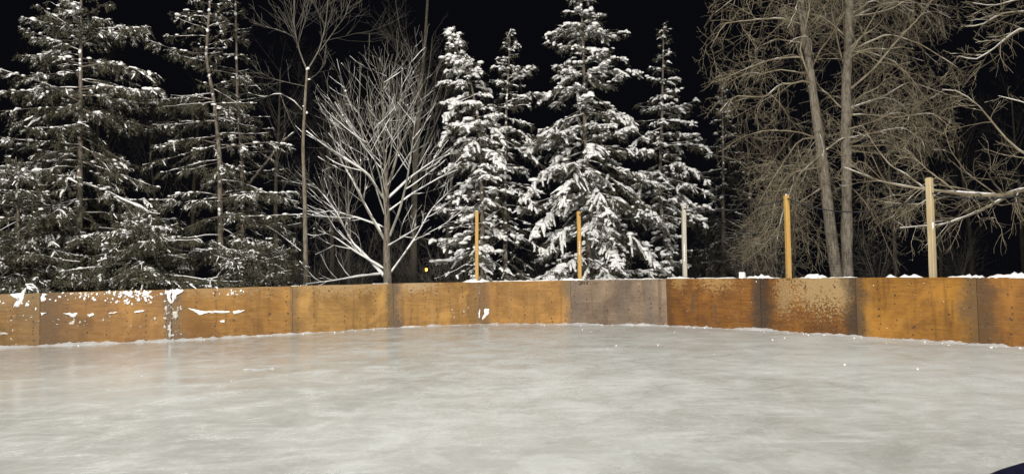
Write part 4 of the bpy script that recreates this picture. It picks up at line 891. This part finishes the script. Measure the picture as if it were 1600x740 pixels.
spruce('snowy_spruce', 'slender snowy spruce with a spire top beside the bent one', 25.2, [(797, 46), (795, 100), (791, 170), (789, 300), (790, 440)],
       [(46, 3, 3), (80, 15, 18), (120, 28, 45), (170, 32, 52), (230, 42, 58), (300, 55, 66), (440, 66, 72)], 52, 0.42, 6, 1.0, 0.7, 0.08, droop=0.1, extra=[([(792, 125), (812, 112), (834, 104)], -0.3), ([(791, 160), (820, 150), (848, 146)], -0.4), ([(790, 200), (812, 205), (832, 225)], -0.8), ([(790, 230), (770, 240), (752, 262)], -0.9), ([(790, 290), (815, 300), (838, 330)], -1.0)], bare_below=(240, 0.4), snow_top=(0.9, 0.9, 0.75), tsnow=16)
spruce('snowy_spruce', 'tallest broad snow covered spruce behind the grey panel', 25.8, [(904, -48), (910, 40), (912, 100), (914, 200), (918, 300), (921, 440)],
       [(-48, 3, 3), (0, 36, 26), (50, 56, 60), (90, 50, 55), (140, 85, 75), (190, 92, 96), (250, 100, 110), (300, 100, 120), (380, 105, 125), (440, 105, 105)], 53, 0.55, 8, 1.15, 0.9, 0.12, pad=1.3, extra=[([(911, 110), (890, 120), (868, 138), (842, 160)], -0.6), ([(912, 116), (940, 113), (970, 110), (1000, 114)], -0.3), ([(913, 88), (935, 93), (960, 90), (980, 92)], -0.4), ([(912, 56), (940, 56), (958, 52), (979, 50)], -0.3), ([(912, 52), (890, 54), (870, 50), (853, 54)], -0.3),
        ([(914, 178), (880, 188), (848, 212), (822, 240)], -1.0), ([(915, 176), (950, 180), (985, 196), (1006, 216)], -1.0), ([(915, 226), (960, 230), (1000, 236), (1022, 236)], -0.7), ([(916, 236), (870, 252), (838, 282), (815, 315)], -1.2), ([(916, 235), (905, 258), (890, 290), (880, 322)], -2.0),
        ([(917, 262), (950, 276), (990, 302), (1032, 346)], -1.2), ([(918, 300), (950, 326), (985, 368), (1028, 416)], -1.4), ([(918, 296), (880, 318), (850, 344), (832, 372)], -1.4), ([(919, 340), (880, 362), (850, 396)], -1.5), ([(918, 265), (930, 290), (945, 325), (955, 350)], -2.2), ([(919, 330), (935, 350), (955, 385), (965, 415)], -2.3)], droop=0.1, snow_top=(0.8, 1.0, 1.0), gap=0.08)
spruce('snowy_spruce', 'narrow snow covered spruce with a leaning lower trunk behind the pale grey post', 27.2, [(1037, 36), (1036, 100), (1034, 200), (1030, 300), (1040, 380), (1048, 440)],
       [(36, 2, 2), (80, 12, 16), (110, 26, 20), (150, 38, 42), (200, 44, 55), (250, 48, 76), (300, 45, 86), (340, 42, 66), (380, 32, 40), (440, 20, 26)], 54, 0.50, 7, 1.05, 0.8, 0.09, pad=1.25, extra=[([(1034, 200), (1005, 212), (984, 232)], -0.6), ([(1034, 250), (1065, 258), (1092, 270), (1108, 290)], -0.8), ([(1033, 275), (1070, 286), (1100, 298), (1118, 308)], -0.6), ([(1034, 228), (1065, 226), (1092, 226), (1110, 236)], -0.4), ([(1035, 172), (1060, 167), (1082, 160), (1090, 152)], -0.3), ([(1033, 305), (1060, 318), (1085, 332), (1102, 352)], -0.9), ([(1033, 262), (1012, 280), (995, 305)], -1.0)], snow_top=(0.45, 0.95, 1.0), droop=0.05)
spruce('dim_spruce', 'dim dusky spruce between the narrow spruce and the drooping tan twigs', 38.0, [(1128, 120), (1130, 250), (1130, 440)], [(120, 2, 2), (200, 28, 28), (300, 48, 48), (440, 62, 62)], 55, 0.5, 6, 0.55, 0.5, 0.12, nlen=(0.08, 0.15), mats=(M_BARK_SPRUCE, M_NEEDLE_DK))

# ------------------------------------------------------------------ dim woods behind: three bare trees and a shrub, copied
def wood_proto(seed, h, spread, lean, label, group, name='woodland_tree', n1=16, up=0.09):
    rng = np.random.default_rng(seed); base = np.zeros(3)
    tr = trunk_flare([(0, 0, -0.4), (0.05, 0, h*0.25), (lean*0.3, 0.1, h*0.5), (lean*0.7, 0, h*0.75), (lean, 0, h)], h*0.013, h*0.003, 18)
    L1 = grow(rng, tr, n1, (0.3, 0.98), (25, 55), (0, 0), 9, 0.07, (0, 0, 1), up, 0.5, 0.014, 0.07, absl=(spread*0.6, spread*1.2))
    L2 = grow(rng, L1, 8, (0.2, 1), (25, 55), (0.35, 0.7), 6, 0.1, (0, 0, 1), 0.05, 0.6, 0.009)
    L3 = grow(rng, L2, 4, (0.2, 1), (25, 60), (0.4, 0.8), 4, 0.1, (0, 0, 1), 0.03, 0.6, 0.007)
    return bare_tree(name, label, base, [L1, L2, L3], tr, (M_BARK, M_TWIG_DARK), None, group, sides=(7, 4, 3))
def copy_tree(o, loc, rz, s, label=None):
    c = o.copy(); col.objects.link(c); c.location = [float(q) for q in loc]; c.rotation_euler = (0, 0, rz); c.scale = (s, s, s)
    if label: c['label'] = label
    for ch in o.children:
        d = ch.copy(); col.objects.link(d); d.parent = c
    return c
GRP = 'dim bare trees in the dark woods behind'
protos = [wood_proto(61, 17, 4.5, 0.6, 'tall dim bare tree in the dark woods behind', GRP), wood_proto(62, 14, 4.0, -0.8, 'tall dim bare tree in the dark woods behind', GRP, n1=20), wood_proto(63, 19, 5.0, 1.2, 'tall dim bare tree in the dark woods behind', GRP, n1=14, up=0.13)]
used = [False]*3
spots = [(646, 43, 2, 1.0, 0.4), (430, 52, 0, 0.95, 1.0), (545, 62, 1, 1.0, 2.0), (520, 62, 0, 1.0, 4.0), (700, 58, 1, 1.1, 3.1), (760, 70, 0, 0.9, 5.0), (250, 56, 1, 0.9, 0.5), (60, 56, 0, 1.0, 2.5), (300, 62, 2, 0.95, 1.4),
         (1180, 60, 0, 0.8, 1.9), (1400, 62, 1, 1.0, 0.8), (1520, 66, 2, 0.9, 2.7), (1600, 60, 0, 0.9, 3.6), (1240, 64, 2, 0.9, 4.4), (150, 58, 2, 0.9, 5.3), (1470, 78, 1, 1.1, 5.9)]
WL = {646: 'tall dim bare tree directly behind the vase shaped tree', 430: 'dim bare tree behind the gap between ragged spruce and slim forked trunk', 545: 'dim bare tree behind the left limbs of the vase shaped tree',
      520: 'faint far bare tree behind the slim forked tree', 700: 'faint bare tree behind the bent snowy spruce', 760: 'faint far bare tree between the bent and the slender spruce', 250: 'dim bare tree between the two tall left spruces',
      60: 'dim bare tree behind the tall open spruce', 300: 'faint far bare tree behind the crooked pale trunk', 1180: 'dim bare tree behind the drooping left twigs of the twin trees', 1400: 'dim bare tree between twin trunks and weathered post',
      1520: 'dim bare tree behind the snow lined overhanging boughs', 1600: 'dim bare tree behind the brown orange panel', 1240: 'faint far bare tree behind the leaning twin trunk', 150: 'faint far bare tree between trunk and tips of the tall open spruce', 1470: 'faint far bare tree behind the tall weathered post'}
for xp, Yd, k, s, rz in spots:
    b = P(xp, 430, Yd); b[2] = float(gz(b[0], Yd))-0.1
    if not used[k]:
        o = protos[k]; o.location = [float(q) for q in b]; o.rotation_euler = (0, 0, rz); o.scale = (s, s, s); used[k] = True
    else: o = copy_tree(protos[k], b, rz, s)
    o['label'] = WL[xp]
def shrub(seed, label, group):
    rng = np.random.default_rng(seed); st = []
    for q in range(9):
        a_ = rng.uniform(0, 6.28); l_ = rng.uniform(1.6, 3.2); o_ = rng.uniform(0.2, 0.9)
        st.append(limb([(0.08*math.cos(a_), 0.08*math.sin(a_), -0.2), (0.2*math.cos(a_)*o_, 0.2*math.sin(a_)*o_, l_*0.35), (o_*math.cos(a_), o_*math.sin(a_), l_*0.75), (1.5*o_*math.cos(a_), 1.5*o_*math.sin(a_), l_)], 0.018, 0.005, 9))
    tr = cat(*st)
    L1 = grow(rng, tr, 9, (0.2, 1), (25, 60), (0.3, 0.6), 6, 0.12, (0, 0, 1), 0.04, 0.6, 0.005)
    L2 = grow(rng, L1, 5, (0.2, 1), (25, 60), (0.4, 0.8), 4, 0.12, (0, 0, 1), 0.02, 0.6, 0.004)
    sn = Acc(); snow_on(sn, tr, rng, 0.6, 0.3); 
    return bare_tree('bare_shrub', label, np.zeros(3), [L1, L2], tr, (M_BARK, M_TWIG_DARK), sn, group, 'shrub', sides=(5, 3, 3))
GS = 'bare shrubs among the trees behind the boards'
sh = [shrub(71, 'tangled bare shrub low behind the boards', GS), shrub(72, 'tangled bare shrub low behind the boards', GS)]; us = [False, False]
SL = ['behind the slim forked trunk', 'under the left limbs of the vase shaped tree', 'beside the amber lamp', 'beside the bent snowy spruce', 'right of the leaning spruce trunk by the grey post', 'under the drooping tan twigs', 'behind the yellow post by the twin trunks', 'behind the golden panel', 'under the ragged spruce', 'far behind the slim forked trunk', 'behind the yellow post above tan panels', 'far under the dim spruce', 'behind the pale grey post', 'between slender and tallest spruce', 'behind the long snow pile', 'far behind the vase shaped trunk']
for q, (xp, Yd, s) in enumerate([(520, 28, 1.0), (560, 32, 1.1), (650, 30, 1.0), (690, 27.5, 0.9), (1100, 33, 1.1), (1160, 30, 1.0), (1215, 34, 1.2), (1370, 32, 1.0), (440, 27, 1.0), (490, 34, 1.3), (730, 31, 1.1), (1140, 40, 1.4), (1060, 36, 1.0), (850, 33, 1.0), (1500, 36, 1.1), (610, 36, 1.3)]):
    b = P(xp, 430, Yd); b[2] = float(gz(b[0], Yd))-0.05; k = q % 2
    if not us[k]: o = sh[k]; o.location = [float(c) for c in b]; o.scale = (s, s, s); us[k] = True
    else: o = copy_tree(sh[k], b, q*1.3, s)
    o['label'] = 'tangled bare shrub '+SL[q]

# ------------------------------------------------------------------ far lamp, dry leaves, object on the ice, floodlights
p = P(666, 421, 46); zg = float(gz(p[0], 46))-0.1
e = empty('garden_lamp', (p[0], p[1], zg)); tag(e, 'small lit amber lamp far behind the vase shaped tree', 'lamp')
hgt = p[2]-zg
m = Acc(); m.lathe((0, 0, 0), [(0.06, 0), (0.06, 0.05), (0.03, 0.08), (0.03, hgt-0.12), (0.05, hgt-0.1), (0.05, hgt-0.085)], 10); m.build('pole', M_STEEL, e)
m = Acc(); m.lathe((0, 0, hgt), [(0.001, -0.09), (0.05, -0.085), (0.075, 0.0), (0.05, 0.08), (0.001, 0.085)], 12); m.build('globe', emis('amber_bulb', (1.0, 0.42, 0.05), 14.0), e)
m = Acc(); m.lathe((0, 0, hgt), [(0.12, 0.075), (0.11, 0.09), (0.03, 0.16), (0.001, 0.165)], 12); m.build('lamp_cap', M_STEEL, e)
rng = np.random.default_rng(81)
b = P(456, 440, 22.0); b[2] = float(gz(b[0], 22.0))-0.1
e = empty('leafy_sapling', b); tag(e, 'small sapling with a few dry orange leaves by the slim forked trunk', 'sapling')
tr = limb([(0, 0, -0.1), (0.03, 0, 0.8), (-0.02, 0.02, 1.5)], 0.014, 0.004, 9); l1 = grow(rng, tr, 12, (0.4, 1), (30, 60), (0.2, 0.4), 5, 0.1)
m = Acc(); m.tubes(tr['P'], tr['R'], 5); m.tubes(l1['P'], l1['R'], 3); m.build('stem', M_BARK, e)
m = Acc()
for q in range(30):
    c = l1['P'][rng.integers(0, len(l1['P'])), -1]*np.array([1, 1, 1])+rng.normal(0, 0.03, 3); d = unit(rng.standard_normal(3)); s_ = unit(np.cross(d, rng.standard_normal(3))); n_ = np.cross(d, s_); L_ = rng.uniform(0.03, 0.055)
    m.add([c, c+d*L_*0.5+s_*L_*0.3, c+d*L_, c+d*L_*0.5-s_*L_*0.3, c+d*L_*0.5+n_*0.008], None, [(0, 1, 4), (1, 2, 4), (2, 3, 4), (3, 0, 4)])
tag(m.build('leaf_cluster', M_LEAF, e), kind='stuff')

# dark navy sled rim on the ice at the lower right
c0 = ground_at(1549, 742, 0.10); c1 = ground_at(1602, 727, 0.10); ax = unit((c1-c0)*np.array([1, 1, 0])); px_ = np.array([ax[1], -ax[0], 0])
ctr = c0+ax*0.52+px_*0.285; e = empty('sled', (ctr[0], ctr[1], 0)); tag(e, 'glossy dark navy sled lying on the ice beside the boards on the right', 'sled')
tt = np.linspace(0, 2*math.pi, 49)[:-1]
def rr_(t, a_, b_): c, s = math.cos(t), math.sin(t); return (abs(c)**0.55*math.copysign(a_, c), abs(s)**0.55*math.copysign(b_, s))
rings = [(0.70, 0.215, 0.012), (0.72, 0.24, 0.04), (0.75, 0.275, 0.10), (0.765, 0.29, 0.118), (0.785, 0.31, 0.112), (0.79, 0.315, 0.09), (0.78, 0.305, 0.088), (0.757, 0.282, 0.098), (0.735, 0.255, 0.04), (0.71, 0.225, 0.004)]
V = [];
for a_, b_, z_ in rings:
    for t_ in tt:
        q0, q1 = rr_(t_, a_, b_); v_ = np.array([0, 0, z_])+ax*q0-px_*q1; V.append(v_)
ns = len(tt); Q = [(r_*ns+k, r_*ns+(k+1) % ns, (r_+1)*ns+(k+1) % ns, (r_+1)*ns+k) for r_ in range(len(rings)-1) for k in range(ns)]
m = Acc(); m.add(V, Q); m.add([np.array([0, 0, 0.012])]+V[:ns], None, [(0, k+1, (k+1) % ns+1) for k in range(ns)])
m.add([np.array([0, 0, 0.004])]+V[-ns:], None, [(0, (k+1) % ns+1, k+1) for k in range(ns)])
m.build('tray', M_NAVY, e)
M_GLASS = emis('floodlight_lens', (1.0, 0.93, 0.82), 30.0)
for loc, aim, power, lab in FLOODS:
    loc = np.array(loc); aim = np.array(aim); zg = -0.25
    e = empty('floodlight_pole', (loc[0], loc[1], zg)); tag(e, lab, 'floodlight', 'floodlight poles beside the rink')
    m = Acc(); m.lathe((0, 0, 0), [(0.26, 0), (0.26, 0.12), (0.13, 0.16), (0.075, loc[2]-zg-0.35), (0.001, loc[2]-zg-0.34)], 12); m.build('pole', M_STEEL, e)
    d = aim-loc; yaw = math.atan2(d[1], d[0])-math.pi/2; pit = math.atan2(d[2], math.hypot(d[0], d[1]))
    hd = empty('lamp_head', (0, 0, loc[2]-zg), e); hd.rotation_euler = (pit, 0, yaw)
    m = Acc(); m.box((-0.3, -0.28, -0.22), (0.3, -0.02, 0.22)); m.box((-0.33, -0.2, -0.4), (-0.305, -0.12, 0.03)); m.box((0.305, -0.2, -0.4), (0.33, -0.12, 0.03)); m.box((-0.33, -0.2, -0.43), (0.33, -0.12, -0.402))
    m.build('housing', M_STEEL, hd, smooth=False)
    m = Acc(); m.box((-0.26, -0.019, -0.18), (0.26, -0.008, 0.18)); m.build('lens', M_GLASS, hd, smooth=False)
    ld = bpy.data.lights.new('flood_beam', 'SPOT'); ld.energy = power; ld.spot_size = R_(84); ld.spot_blend = 1.0; ld.shadow_soft_size = 0.7; ld.color = (1.0, 0.97, 0.93)
    lo = bpy.data.objects.new('flood_beam', ld); col.objects.link(lo); lo.parent = hd; lo.location = (0, 0.3, 0); lo.rotation_euler = (math.pi/2, 0, 0)
